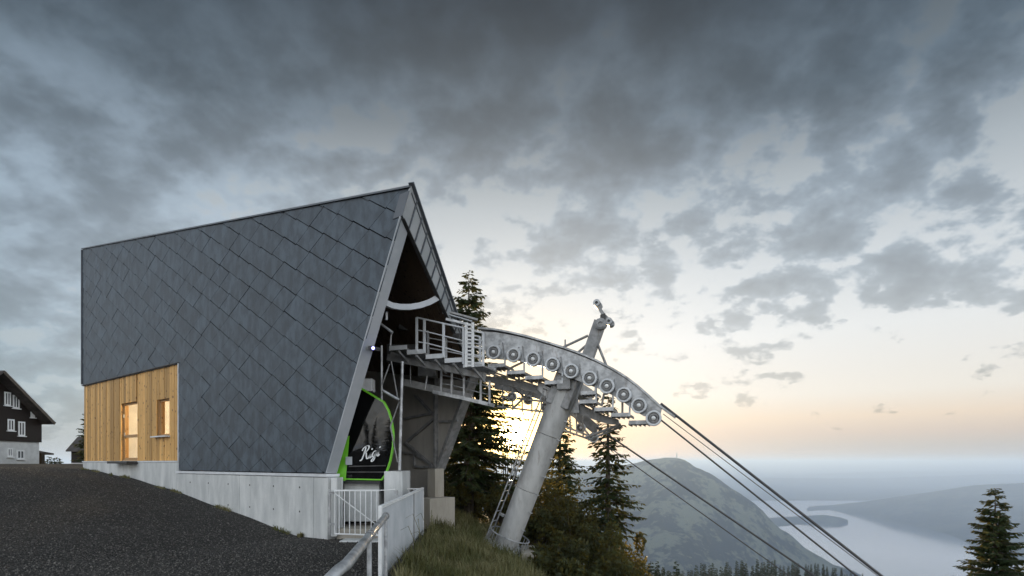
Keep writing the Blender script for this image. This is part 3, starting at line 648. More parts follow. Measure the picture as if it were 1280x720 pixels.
# the script lettering, as ribbons on the glass: strokes in units of x-height, leaning forward
strokes = [
 [(.55, 2.05), (.50, 1.5), (.38, .8), (.22, .15), (.02, -.12), (-.16, .02)],                                   # R stem
 [(-.05, 1.55), (.10, 1.95), (.5, 2.2), (.95, 2.2), (1.15, 1.95), (1.05, 1.55), (.75, 1.25), (.45, 1.15)],       # R bowl
 [(.62, 1.2), (.82, .9), (.95, .45), (1.12, .02), (1.32, -.05), (1.5, .2)],                                       # R leg
 [(1.5, .2), (1.68, .7), (1.72, .95), (1.66, .4), (1.68, .05), (1.82, .0), (2.0, .28)],                             # i
 [(2.75, .85), (2.5, 1.0), (2.2, .8), (2.08, .4), (2.18, .05), (2.42, .08), (2.66, .5), (2.76, .95), (2.7, .3), (2.58, -.45), (2.3, -.75), (2.1, -.55), (2.35, -.2), (2.75, .05), (3.0, .3)],  # g
 [(3.0, .3), (3.18, .75), (3.22, .95), (3.16, .4), (3.18, .05), (3.32, .0), (3.5, .25)],                            # i
]
def lp(q):
    x = 451.0+q[0]*6.6+q[1]*1.4; y = 575.0-q[1]*7.4-q[0]*1.6
    return gp((x, y), 0, -.03)
m_ = MB()
def smooth_line(pts, k=5):
    out = []
    for a in range(len(pts)-1):
        p0 = pts[max(a-1, 0)]; p1 = pts[a]; p2 = pts[a+1]; p3 = pts[min(a+2, len(pts)-1)]
        for j in range(k):
            t = j/k; out.append(tuple(.5*((2*p1[c])+(-p0[c]+p2[c])*t+(2*p0[c]-5*p1[c]+4*p2[c]-p3[c])*t*t+(-p0[c]+3*p1[c]-3*p2[c]+p3[c])*t**3) for c in (0, 1)))
    out.append(pts[-1]); return out
for s_ in strokes:
    q = smooth_line(s_); L_ = []; R_ = []
    for k, c_ in enumerate(q):
        a = q[max(k-1, 0)]; b = q[min(k+1, len(q)-1)]; tx, ty = (b[0]-a[0])*6, (b[1]-a[1])*7.2; ln = math.hypot(tx, ty) or 1; nxp, nyp = -ty/ln, tx/ln
        wd = .36+.48*abs(ty)/ln                       # down strokes are broader
        L_.append(lp((c_[0]+nxp*wd/6, c_[1]+nyp*wd/7.2))); R_.append(lp((c_[0]-nxp*wd/6, c_[1]-nyp*wd/7.2)))
    kk = len(q); m_.raw(L_+R_, [(j, j+1, kk+j+1, kk+j) for j in range(kk-1)])
for dx_ in (1.83, 3.33):
    cx_, cy_ = dx_, 1.45; m_.raw([lp((cx_+.17*math.cos(k*math.pi/4), cy_+.15*math.sin(k*math.pi/4))) for k in range(8)], [tuple(range(8))])
m_.build('lettering', M['white_paint'], go)

# ------------------------------------------------------------------ service platform at the portal
def resample(pts, n):
    pts = np.array([tuple(p_) for p_ in pts]); s_ = np.concatenate([[0], np.cumsum(np.linalg.norm(np.diff(pts, axis=0), axis=1))]); q = np.linspace(0, s_[-1], n)
    return [Vector(tuple(np.interp(x_, s_, pts[:, k]) for k in range(3))) for x_ in q]
def OT(pts, back=0.0): return [on_track(x, y, back) for x, y in pts]
PB = 1.0                                              # the platform stands this far in front of the sheave plane
pf = thing('service_platform', on_track(555, 500, .5-PB), 'stepped galvanised service platform with railings at the station portal', 'platform')
decks = [(487, 508.5, 432, 437), (509, 531, 437, 442.5), (532.5, 555, 442.5, 448), (556, 577.5, 447.5, 453), (579, 604.5, 453, 459)]
for k, (x0, x1, y0, y1) in enumerate(decks):
    a = on_track(x0, y0, .15-PB); b = on_track(x1, y0, .15-PB); zt = (a.z+b.z)/2; hh = .055
    a.z = b.z = zt
    o = MB().bar(a-UP*hh, b-UP*hh, .03, .11).build('toe_board', M['ledge'], pf)
    m_ = MB(); L = (b-a)
    for j in range(9): m_.bar(a+L*(j/8)-UP*.10, a+L*(j/8)-NT_*.85-UP*.10, .012, .035)
    for j in range(8): m_.bar(a-NT_*(.06+.1*j)-UP*.10, b-NT_*(.06+.1*j)-UP*.10, .03, .03)
    m_.build('grating', M['galv_dark'], pf)
    MB().bar(a-NT_*.86-UP*hh, b-NT_*.86-UP*hh, .03, .11).build('toe_board', M['galv'], pf)
    MB().bar(a+L*.5-UP*.14, a+L*.75-UP*.42-NT_*.4, .05, .05).build('bracket', M['galv_dark'], pf)
for bk, posts in ((.13, ((521, 397, 440), (530.5, 399, 441), (554.5, 404.5, 447), (579.5, 410, 455), (604, 416, 458))), (1.0, ((535, 409, 446), (557.5, 413, 450), (580, 417, 455), (600, 421, 458)))):
    for x, y0, y1 in posts: MB().bar(on_track(x, y0, bk-PB), on_track(x, y1, bk-PB), .05, .05, NT_).build('railing_post', M['ledge'], pf)
    for f_ in (0, .36, .70):
        pts = [on_track(x, y0+(y1-y0)*f_, bk-PB) for x, y0, y1 in posts]; MB().tube(resample(pts, 8), .022 if f_ == 0 else .016, 8).build('rail', M['ledge'], pf, smooth=True)
m_ = MB()                                             # ladder with its cage at the outer end
for x in (583, 591): m_.bar(on_track(x, 403, .0-PB), on_track(x, 459, .0-PB), .06, .03, NT_)
for j in range(12): m_.bar(on_track(583, 406+j*4.6, 0-PB), on_track(591, 406.5+j*4.6, 0-PB), .03, .03)
m_.build('ladder', M['white_paint'], pf)
m_ = MB()
for j in range(5): m_.bar(on_track(593, 414+j*10, .02-PB), on_track(603, 416+j*10, .02-PB), .02, .03)
m_.build('ladder_guard', M['galv'], pf)
iw = on_track(571, 421, .7-PB); MB().box(iw, RT*.09, NT_*.06, UP*.07).build('control_box', M['dark_steel'], pf)
# main carrying beams under the decks
MB().bar(on_track(486, 447, .55-PB), on_track(606, 470, .55-PB), .18, .16).build('carrier_beam', M['galv_dark'], pf)
MB().bar(on_track(490, 441, .95-PB), on_track(612, 466, .95-PB), .14, .12).build('carrier_beam', M['galv_dark'], pf)
# lower walkway with square frames
lw = thing('lower_walkway', on_track(580, 506, .6-.5), 'lower walkway with square steel frames hanging below the stepped platform', 'walkway')
pts = OT(((546, 491), (580, 498), (614, 506)), .05); m_ = MB()
for a, b in zip(pts, pts[1:]): m_.bar(a, b, .5, .09)
m_.build('deck', M['galv'], lw)
fr_ = [(551.5, 461, 492), (564.7, 464, 493), (580, 468, 497), (601, 473, 503), (612, 476, 505)]
for x, y0, y1 in fr_: MB().bar(on_track(x, y0, .35-.5), on_track(x, y1, .35-.5), .045, .045, NT_).build('post', M['galv'], lw)
for f_ in (.25, .6):
    MB().tube(resample([on_track(x, y0+(y1-y0)*f_, -.15) for x, y0, y1 in fr_], 6), .015, 6).build('rail', M['galv'], lw, smooth=True)

# ------------------------------------------------------------------ sheave assembly
tk = thing('sheave_assembly', on_track(720, 540, .3), 'curved row of rope sheaves on a grey steel beam above the leaning tower', 'sheave assembly')
top_e = [(601.7, 414), (622, 415.5), (643, 419.5), (664, 424.5), (685, 431), (706, 437.5), (727, 445), (748, 454), (768, 464.5), (783, 473.5), (797, 484), (812, 497), (827, 511)]
bot_e = [(608, 447), (624, 449), (645, 451), (665, 454.5), (684, 460), (704, 468), (724, 476.5), (744, 484), (760, 491), (775, 499.5), (789, 510), (803, 520), (825, 521)]
def web(te, be, b0, b1, name, mat, par, n=26):
    m_ = MB(); rings = []
    t0 = resample(OT(te, b0), n); l0 = resample(OT(be, b0), n); dd = -NT_*(b1-b0)
    vs = []
    for a, b in zip(t0, l0): vs += [a, b, b+dd, a+dd]
    fs = []
    for k in range(n-1):
        for j in range(4): fs.append((4*k+j, 4*k+(j+1) % 4, 4*k+4+(j+1) % 4, 4*k+4+j))
    fs += [(3, 2, 1, 0), tuple(4*(n-1)+j for j in range(4))]
    return m_.raw(vs, fs).build(name, M[mat], par)
web(top_e, bot_e, .14, .20, 'side_plate', 'galv', tk); web(top_e, bot_e, .50, .56, 'side_plate', 'galv_dark', tk)
tp = resample(OT(top_e+[(843.5, 523)], .34), 40); m_ = MB()
for a, b in zip(tp, tp[1:]): m_.bar(a+UP*.03, b+UP*.03+(b-a)*.03, .52, .045)
m_.build('cover_plate', M['galv'], tk)
tp2 = resample(OT([(x, y-2.6) for x, y in top_e[:7]], .2), 20); m_ = MB()
for a, b in zip(tp2, tp2[1:]): m_.bar(a, b, .05, .03)
m_.build('cable_tray', M['galv_dark'], tk)
wheels = [(617.2, 440.3), (642, 444), (666.4, 449), (690.5, 455.8), (714, 464), (737, 473), (758.6, 482.8), (779.7, 493.6), (798.6, 507), (817, 522.8)]
R_ = .183
def sheave(px, py, back, par, r=R_, seg=28):
    c_ = on_track(px, py, back)
    o = MB().lathe(c_, NT_, [(r*.70, -.05), (r*.96, -.05), (r, -.035), (r, .03), (r*.95, .05), (r*.78, .05), (r*.72, .02), (r*.70, -.05)], seg).build('sheave', M['ledge'], par, smooth=False)
    MB().lathe(c_, NT_, [(r*.72, -.01), (r*.56, -.005), (r*.54, .03), (r*.46, .032), (r*.44, -.0), (r*.22, .0)], seg).build('disc', M['galv_dark'], o, smooth=False)
    MB().lathe(c_, NT_, [(r*.26, -.02), (r*.26, .055), (r*.20, .07), (r*.09, .075), (r*.08, .10), (0, .10)], 14).build('hub', M['white_paint'], o, smooth=False)
for x, y in wheels: sheave(x, y, .04, tk)
for k in range(len(wheels)-1):                         # stiffeners between the wheels
    x = (wheels[k][0]+wheels[k+1][0])/2; y = (wheels[k][1]+wheels[k+1][1])/2
    MB().bar(on_track(x-1.5, y-14, .12), on_track(x+1.0, y+4, .12), .014, .05, NT_).build('stiffener', M['galv_dark'], tk)
    for dy_ in (-11, 0): MB().lathe(on_track(x-5.5, y+dy_-1, .14), NT_, [(.018, 0), (.018, .02), (0, .022)], 6).build('bolt', M['galv_dark'], tk)
# hung treads below the beam
treads = [(610, 632, 454.5, 459), (633.5, 656, 463, 467), (656.5, 679, 469.5, 474), (681, 704, 475.5, 481), (726.5, 745, 488.5, 494), (724, 746, 499.5, 504.5), (743, 767, 509, 513), (764, 788, 516, 521.5), (786, 809, 525.5, 531)]
for x0, x1, y0, y1 in treads:
    a = on_track(x0, y0, .1); b = on_track(x1, y0, .1); a.z = b.z = (a.z+b.z)/2; L = b-a
    o = MB().bar(a-UP*.045, b-UP*.045, .03, .09).build('tread', M['galv'], tk)
    m_ = MB()
    for j in range(7): m_.bar(a-NT_*(.05+.09*j)-UP*.06, b-NT_*(.05+.09*j)-UP*.06, .035, .035)
    for j in range(5): m_.bar(a+L*j/4-UP*.085, a+L*j/4-NT_*.66-UP*.085, .02, .05)
    m_.build('grating', M['galv_dark'], o)
    MB().bar(b-L*.04-UP*.05, on_track(x1-.8, y0-18, .16), .04, .03, NT_).build('hanger', M['galv'], o)
for x0, y0, x1, y1 in ((634, 462, 655, 452), (700, 482, 708, 470), (752, 508, 755, 492), (778, 516, 778, 503)):
    MB().bar(on_track(x0, y0, .3), on_track(x1, y1, .3), .045, .045).build('strut', M['galv_dark'], tk)
web([(604, 469), (640, 475), (672, 482), (700, 492), (738, 511), (754, 519), (772, 524)], [(604, 476), (640, 483), (668, 491), (695, 506), (735, 522), (754, 529), (774, 531)], .72, .90, 'girder', 'galv_dark', tk, 14)
web([(672, 477), (690, 481), (712, 489), (722, 499)], [(672, 487), (688, 502), (712, 516), (724, 516)], .60, .70, 'gusset', 'galv', tk, 10)
for x0, y0, x1, y1, bk in ((608, 464, 640, 478, 1.1), (640, 478, 676, 470, 1.1), (618, 458, 618, 478, .9), (648, 464, 650, 486, .9), (672, 470, 676, 492, .9), (606, 462, 700, 492, 1.3), (735, 505, 762, 527, 1.0), (748, 497, 738, 520, .9), (770, 512, 764, 528, .9), (612, 470, 612, 500, 1.2), (632, 476, 660, 500, 1.4), (690, 500, 664, 486, 1.4)):
    MB().bar(on_track(x0, y0, bk), on_track(x1, y1, bk), .05, .05).build('brace', M['galv_dark'], tk)
# rear line behind the tower
BK = 2.3
rr = thing('rear_sheave_assembly', on_track(690, 560, BK), 'rear beam with hanging frames half hidden behind the leaning tower', 'sheave assembly')
web([(618, 475), (650, 480), (690, 492), (720, 508), (748, 532)], [(618, 486), (650, 492), (688, 504), (716, 521), (744, 544)], BK, BK+.12, 'beam', 'galv_dark', rr, 14)
for x, y in ((640, 496), (660, 500), (682, 509), (704, 520), (726, 535), (742, 547)): sheave(x, y, BK-.05, rr, .14, 18)
for x0, y0, y1 in ((628, 480, 512), (640, 478, 512), (652, 482, 515), (664, 484, 516), (676, 488, 512), (712, 508, 541), (720, 512, 543), (728, 518, 546)):
    MB().bar(on_track(x0, y0, BK-.3), on_track(x0+1, y1, BK-.3), .035, .035, NT_).build('hanger', M['galv'], rr)
for x0, y0, x1, y1 in ((622, 508, 680, 515), (626, 496, 690, 503), (640, 512, 664, 488), (700, 536, 736, 549), (698, 530, 734, 544), (714, 515, 737, 545)):
    MB().bar(on_track(x0, y0, BK-.3), on_track(x1, y1, BK-.3), .06, .05).build('rail', M['galv'], rr)
MB().tube(OT(((732, 547), (776, 530.5)), .8), .035, 8).build('tie_rod', M['galv_dark'], tk)
MB().tube(OT(((735, 550), (778, 533)), .95), .025, 8).build('tie_rod', M['galv'], tk)

# lifting arm on top
arm = thing('lifting_arm', on_track(737, 446, .35), 'steel lifting arm with two-eyed head on top of the sheave beam', 'arm')
MB().bar(on_track(736.5, 447, .4), on_track(752.5, 401, .4), .26, .21, RT).build('boom', M['galv_dark'], arm, bevel=.012)
MB().bar(on_track(733.5, 446, .28), on_track(749.5, 401, .28), .03, .27, RT).build('boom_plate', M['galv_dark'], arm)
hp = [(745.5, 377), (749.5, 377), (752, 381), (752, 386), (757, 393), (764, 399.5), (767.5, 402), (767, 406.5), (762, 407.5), (758.5, 404.5), (753, 396), (747.5, 386), (743.8, 382.5)]
MB().prism(OT(hp, .22), -NT_*.05).build('head_plate', M['galv_dark'], arm); MB().prism(OT(hp, .50), -NT_*.05).build('head_plate', M['galv_dark'], arm)
for x, y in ((747.6, 381), (762.7, 403.6)):
    c_ = on_track(x, y, .40); MB().lathe(c_, NT_, [(.035, -.18), (.085, -.18), (.085, .22), (.035, .22), (.035, -.18)], 18).build('eye', M['galv'], arm)
    MB().lathe(c_, NT_, [(.0, .205), (.036, .205)], 14).build('pin', M['dark_steel'], arm)
MB().box(on_track(753.5, 396.5, .18), RT*.06+UP*.015, NT_*.02, UP*.075).build('latch', M['dark_steel'], arm)
MB().lathe(on_track(751, 405, .2), NT_, [(.14, -.1), (.14, .04), (.09, .06), (.05, .06), (.05, .03), (0, .03)], 18).build('pivot', M['galv_dark'], arm)
for x0, y0, x1, y1 in ((702, 435, 735, 419.5), (744.5, 424, 758, 457), (706.5, 438, 706.5, 424.5), (722, 441, 737, 428)):
    MB().tube(OT(((x0, y0), (x1, y1)), .45), .032 if y1 != 424.5 else .02, 8).build('strut', M['galv_dark'], arm, smooth=True)

# ------------------------------------------------------------------ leaning tower
b0 = on_track(634, 678, .55); b1 = on_track(712, 474, .55); ax = (b1-b0).normalized(); Lt = (b1-b0).length
tw = thing('support_tower', b0, 'leaning tubular steel tower carrying the rope sheaves, on a round concrete footing', 'tower')
seg_n = 3
for k in range(seg_n):
    p0 = b0+ax*(Lt*(k/seg_n)**1.0+(.0 if k else -.2)); p1 = b0+ax*(Lt*((k+1)/seg_n)-.012)
    r0 = .300+.035*k/seg_n; MB().tube([p0, p1], [r0, r0+.012], 40).build('tube_section', M['tower'], tw, smooth=True)
MB().bar(b0+ax*(Lt-.75), b0+ax*(Lt+.12), .62, .62, NT_).build('head', M['galv_dark'], tw, bevel=.03)
MB().bar(b0+ax*(Lt-.15)+NT_*.45, b0+ax*(Lt-.15)-NT_*2.5, .34, .34).build('cross_arm', M['galv_dark'], tw, bevel=.02)
sdx = ax.cross(NT_).normalized(); sdx = sdx if sdx.x < 0 else -sdx
e1, e2 = sdx, NT_
def ring(r, h): return [b0+ax*h+(e1*math.cos(k*math.pi/16)+e2*math.sin(k*math.pi/16))*r for k in range(33)]
MB().tube(ring(.53, .22), .018, 6, False).build('cage_ring', M['galv'], tw, smooth=True); MB().tube(ring(.53, -.08), .018, 6, False).build('cage_ring', M['galv'], tw, smooth=True)
for k in range(26):
    an = k*2*math.pi/26; p_ = b0+(e1*math.cos(an)+e2*math.sin(an))*.53; MB().bar(p_-ax*.10, p_+ax*.22, .022, .012).build('cage_bar', M['galv'], tw)
MB().lathe(b0, ax, [(0, -.10), (.60, -.10), (.62, -.12), (.64, -.75), (.64, -2.4)], 40).build('footing', M['concrete'], tw)
for sgn in (-1, 1):
    o = MB().tube([b0+e1*.50+NT_*(.18*sgn+.12)-ax*.15, b0+e1*.44+NT_*(.18*sgn+.12)+ax*(Lt-.5)], .018, 8); o.build('ladder_rail', M['galv'], tw, smooth=True)
m_ = MB()
for k in range(15): m_.bar(b0+e1*.485+NT_*-.06+ax*(.15+k*.28), b0+e1*.485+NT_*.30+ax*(.15+k*.28), .02, .02)
m_.build('ladder_rungs', M['galv'], tw)
MB().box(b0+e1*.40+ax*.62, e1*.08, NT_*.05, ax*.03).build('ladder_bracket', M['galv'], tw)
for k in range(7): MB().box(b0-e1*.33+NT_*.12+ax*(.5+k*.5), e1*.05, NT_*.015, ax*.012).build('climbing_step', M['galv'], tw)
rw = MB(); q0 = on_track(656, 690, .2); rw.box(q0+V3(.1, .5, -1.2), V3(.19, 0, 0), V3(0, .7, 0), UP*1.2); tag(rw.build('retaining_block', M['concrete_warm'], None, bevel=.02), 'rough grey concrete block set beside the tower footing', 'concrete block')

# ------------------------------------------------------------------ ropes
def rope(label, p0, p1, back, r, name='steel_rope', far=9.0):
    a = on_track(*p0, back); b = on_track(*p1, back); q = a+(b-a)*far; q.z += 0
    o = MB().tube([a+(q-a)*(k/14)-UP*(0.010*((q-a).length*(k/14))**1.35*0) for k in range(15)], r, 8).build(name, M['cable'], None, smooth=True)
    tag(o, label, 'rope', 'ropes running down to the valley')
rope('thick upper rope leaving the front beam tip towards the lake', (826, 504.5), (1102, 720), .3, .030)
rope('thin wire just under the thick upper rope', (829, 517.5), (1097, 719.5), .18, .009)
rope('rope leaving the lowest front sheave towards the lake', (818, 518.5), (1071, 720), .04, .020)
rope('upper rope of the rear pair passing the sparse spruce', (746, 534), (1018, 720), BK, .024)
rope('lower thin rope of the rear pair passing the sparse spruce', (744, 546.5), (977, 713), BK, .014)

# ------------------------------------------------------------------ gate, sheet fence, pipe railing
ga = thing('gate', P(446, 670, 13.4), 'low white steel gate of upright bars below the gondola', 'gate'); gdp = 13.35
MB().bar(P(418, 613, gdp), P(474, 613, gdp), .03, .035).build('top_rail', M['white_paint'], ga); MB().bar(P(418, 667, gdp), P(474, 669, gdp), .03, .03).build('bottom_rail', M['white_paint'], ga)
for x in (418.5, 424, 430.5, 437, 443.8, 450.5, 457, 464, 471): MB().bar(P(x, 613.5, gdp), P(x, 668, gdp), .018, .018, V3(0, 1, 0)).build('bar', M['white_paint'], ga)
MB().bar(P(419, 617, gdp-.03), P(472, 657, gdp-.03), .012, .018).build('diagonal_brace', M['white_paint'], ga)
MB().bar(P(412, 612, gdp+.1), P(412, 668, gdp+.1), .05, .05, V3(0, 1, 0)).build('hinge_post', M['galv'], ga)
for y in (616, 655): MB().box(P(415, y, gdp), V3(.06, 0, 0), V3(0, .02, 0), UP*.025).build('hinge', M['galv'], ga)
MB().box(P(494, 616, gdp+.2), V3(.05, 0, 0), V3(0, .04, 0), UP*.06).build('latch_box', M['galv'], ga)
MB().bar(P(474, 613, gdp), P(494, 611.5, gdp+.2), .02, .02).build('latch_bar', M['white_paint'], ga)

fe = thing('sheet_fence', V3(-2.1, 11.6, -1.8), 'pale corrugated sheet fence with white top rail running away from the pipe railing', 'fence')
fn, ff = V3(-1.955, 8.55, 0), V3(-2.30, 14.85, 0); fd = ff-fn; fnrm = V3(fd.y, -fd.x, 0).normalized()
ZT, ZL = -.665, -1.74
def corr(f0, f1):
    k = int((f1-f0)*fd.length/.045); vs = []
    for j in range(k+1):
        p_ = fn+fd*(f0+(f1-f0)*j/k)+fnrm*(.014 if j % 2 else -.010); vs += [p_+UP*(ZL+.02), p_+UP*(ZT-.03)]
    vs2 = [v-fnrm*.004 for v in vs]; n_ = len(vs)
    return MB().raw(vs+vs2, [(2*j, 2*j+2, 2*j+3, 2*j+1) for j in range(k)]+[(n_+2*j, n_+2*j+1, n_+2*j+3, n_+2*j+2) for j in range(k)])
for f0, f1 in ((.012, .66), (.672, .995)):
    corr(f0, f1).build('sheet_panel', M['fascia'], fe)
MB().bar(fn+UP*(ZT-.0), ff+UP*ZT, .055, .045).build('top_rail', M['white_paint'], fe)
MB().bar(fn+UP*(ZL+.0), ff+UP*ZL, .04, .035).build('bottom_rail', M['galv'], fe)
for f_, mat in ((0, 'white_paint'), (.666, 'galv_dark'), (1, 'white_paint')):
    MB().bar(fn+fd*f_+UP*(ZL-.5), fn+fd*f_+UP*(ZT+.02), .05, .06, V3(0, 1, 0)).build('post', M[mat], fe)
for x in (500, 504, 510.5, 517.5, 524): MB().bar(P(x, 611.5, 14.7), P(x, 640, 14.7), .02, .02, V3(0, 1, 0)).build('return_bar', M['white_paint'], fe)
MB().bar(P(497, 611, 14.7), P(528, 611, 14.7), .03, .03).build('return_rail', M['white_paint'], fe)

hr = thing('pipe_railing', V3(-1.45, 5.8, -1.75), 'weathered grey pipe railing bending down at its near end', 'railing')
h0, h1 = P(431, 708, 4.15), P(483, 644, 8.2)
pts = [h0+V3(-.10, -.25, -.55), h0+V3(-.085, -.23, -.16), h0+V3(-.06, -.17, -.06), h0+V3(-.02, -.07, -.01), h0+(h1-h0)*.02]+[h0+(h1-h0)*f_ for f_ in (.3, .6, 1)]
MB().tube(pts, .044, 16).build('rail', M['galv'], hr, smooth=True)
for f_ in (.42, .97):
    q = h0+(h1-h0)*f_; MB().tube([q-UP*.02, V3(q.x, q.y, -1.9)], .026, 12).build('post', M['galv'], hr, smooth=True)
MB().tube([h0+V3(-.10, -.25, -.5), V3(h0.x-.10, h0.y-.25, -1.9)], .043, 12).build('post', M['galv'], hr, smooth=True)
for f_ in (.44, .96): q = h0+(h1-h0)*f_; MB().tube([q-(h1-h0)*.012, q+(h1-h0)*.012], .052, 12).build('coupling', M['galv_dark'], hr, smooth=True)

# ------------------------------------------------------------------ chalet and hut on the left
HC = P(49, HY, 45.0); FD = V3(.08, .997, 0); BD = V3(-.997, .08, 0)      # far corner of the gable, along the gable, into the house
ch = thing('chalet', P(20, 581, 43.0), 'dark brown timber chalet with white window frames and white ground floor', 'house')
def hq(px, py, out=0.0):
    """point of the gable plane (moved outwards) on the ray through a pixel"""
    o = HC-BD*out; r = (px-640)/F; k = (r*o.y-o.x)/(FD.x-r*FD.y); q = o+FD*k
    return V3(q.x, q.y, (HY-py)/F*q.y)
def hk(px): return (hq(px, HY)-HC).dot(FD)
def hl_(k, z, out=0.0): return HC+FD*k+UP*z-BD*out
kr, km = 0.0, hk(4); kl = 2*km
zg = hq(49, 553).z; ze = hq(49, 516).z; za = hq(4, 468).z; zb = -1.2; bk = BD*12
MB().prism([hl_(kl, zb), hl_(kr, zb), hl_(kr, zg), hl_(kl, zg)], bk).build('ground_floor', M['plaster'], ch)
MB().prism([hl_(kl-.1, zg, .12), hl_(kr+.1, zg, .12), hl_(kr+.1, ze, .12), hl_(km, za, .12), hl_(kl-.1, ze, .12)], bk).build('timber_wall', M['chalet_wood'], ch)
er = hq(68.5, 528, 1.1); ap = hq(5, 463, 1.1); kap = (ap-HC).dot(FD); ker = (er-HC).dot(FD); el = hl_(2*kap-ker, er.z, 1.1)
rfm = MB().prism([ap, er, er-UP*.16, ap-UP*.16], BD*14).build('roof', M['roof_tile'], ch); MB().prism([el, ap, ap-UP*.16, el-UP*.16], BD*14).build('roof', M['roof_tile'], ch)
MB().bar(ap-BD*.03-UP*.10, er-BD*.03-UP*.10, .05, .24).build('barge_board', M['bark'], rfm)
MB().bar(ap-BD*.035+UP*.03, er-BD*.035+UP*.03, .06, .05).build('verge_trim', M['ledge'], rfm)
def win(x0, x1, y0, y1):
    up_ = y0 < 552; ou = .13 if up_ else 0.0; a, b = hk(x0), hk(x1); xm_ = (x0+x1)/2; d_, c_ = hq(xm_, y0).z, hq(xm_, y1).z; f_ = MB(); w_ = .10; hb = BD*.025
    for q in ((a, b, d_-w_, d_), (a, b, c_, c_+w_), (a, a+w_, c_+w_, d_-w_), (b-w_, b, c_+w_, d_-w_), ((a+b)/2-.04, (a+b)/2+.04, c_+w_, d_-w_)):
        f_.box(hl_((q[0]+q[1])/2, (q[2]+q[3])/2, ou+.03), FD*(q[1]-q[0])/2, hb, UP*(q[3]-q[2])/2)
    o = f_.build('window', M['white_paint'], ch); MB().box(hl_((a+b)/2, (c_+d_)/2, ou+.015), FD*((b-a)/2-w_), BD*.02, UP*((d_-c_)/2-w_)).build('pane', M['dark_glass'], o)
    MB().box(hl_((a+b)/2, c_-.03, ou+.06), FD*((b-a)/2+.05), BD*.09, UP*.03).build('sill', M['white_paint'], o)
for q in ((3, 11, 490, 507), (13.6, 21.8, 494, 510.5), (36, 41, 512, 522), (7, 15.5, 524, 538.5), (20.4, 28.8, 527, 545), (8.7, 15.5, 560, 571), (20.4, 30, 562.5, 574)): win(*q)
po = HC+BD*1.2
MB().prism([po+FD*.0+UP*hq(49, 560).z, po+FD*2.6+UP*hq(49, 566).z, po+FD*2.6+UP*hq(49, 568).z, po+UP*hq(49, 563).z], BD*4).build('porch_roof', M['roof_tile'], ch)
MB().bar(po+FD*1.4+UP*hq(49, 566).z, po+FD*1.4-UP*.8, .35, .35, V3(0, 1, 0)).build('porch_post', M['chalet_wood'], ch)

UD = 40.0
hu = thing('hut', P(104, 581, UD), 'small brown hut with tiled roof peeking out behind the station', 'hut')
def ux(px, py, dd=0): return P(px, py, UD+dd)
MB().prism([ux(89, 584), ux(128, 584), ux(128, 562), ux(89, 562)], V3(0, 4, 0)).build('wall', M['chalet_wood'], hu)
MB().prism([ux(88.7, 587, -.05), ux(128.3, 587, -.05), ux(128.3, 578.5, -.05), ux(88.7, 578.5, -.05)], V3(0, 4.1, 0)).build('plinth', M['plaster'], hu)
MB().raw([ux(82, 563, -1), ux(130, 563, -1), ux(130, 546, 1.8), ux(97, 546, 1.8), ux(82, 564.5, -1), ux(130, 564.5, -1), ux(130, 548, 1.8), ux(97, 548, 1.8), ux(84, 561, 5), ux(84, 563, 5)],
         [(0, 1, 2, 3), (4, 7, 6, 5), (0, 4, 5, 1), (0, 3, 8), (0, 8, 9, 4), (3, 7, 9, 8)]).build('roof', M['roof_tile'], hu)

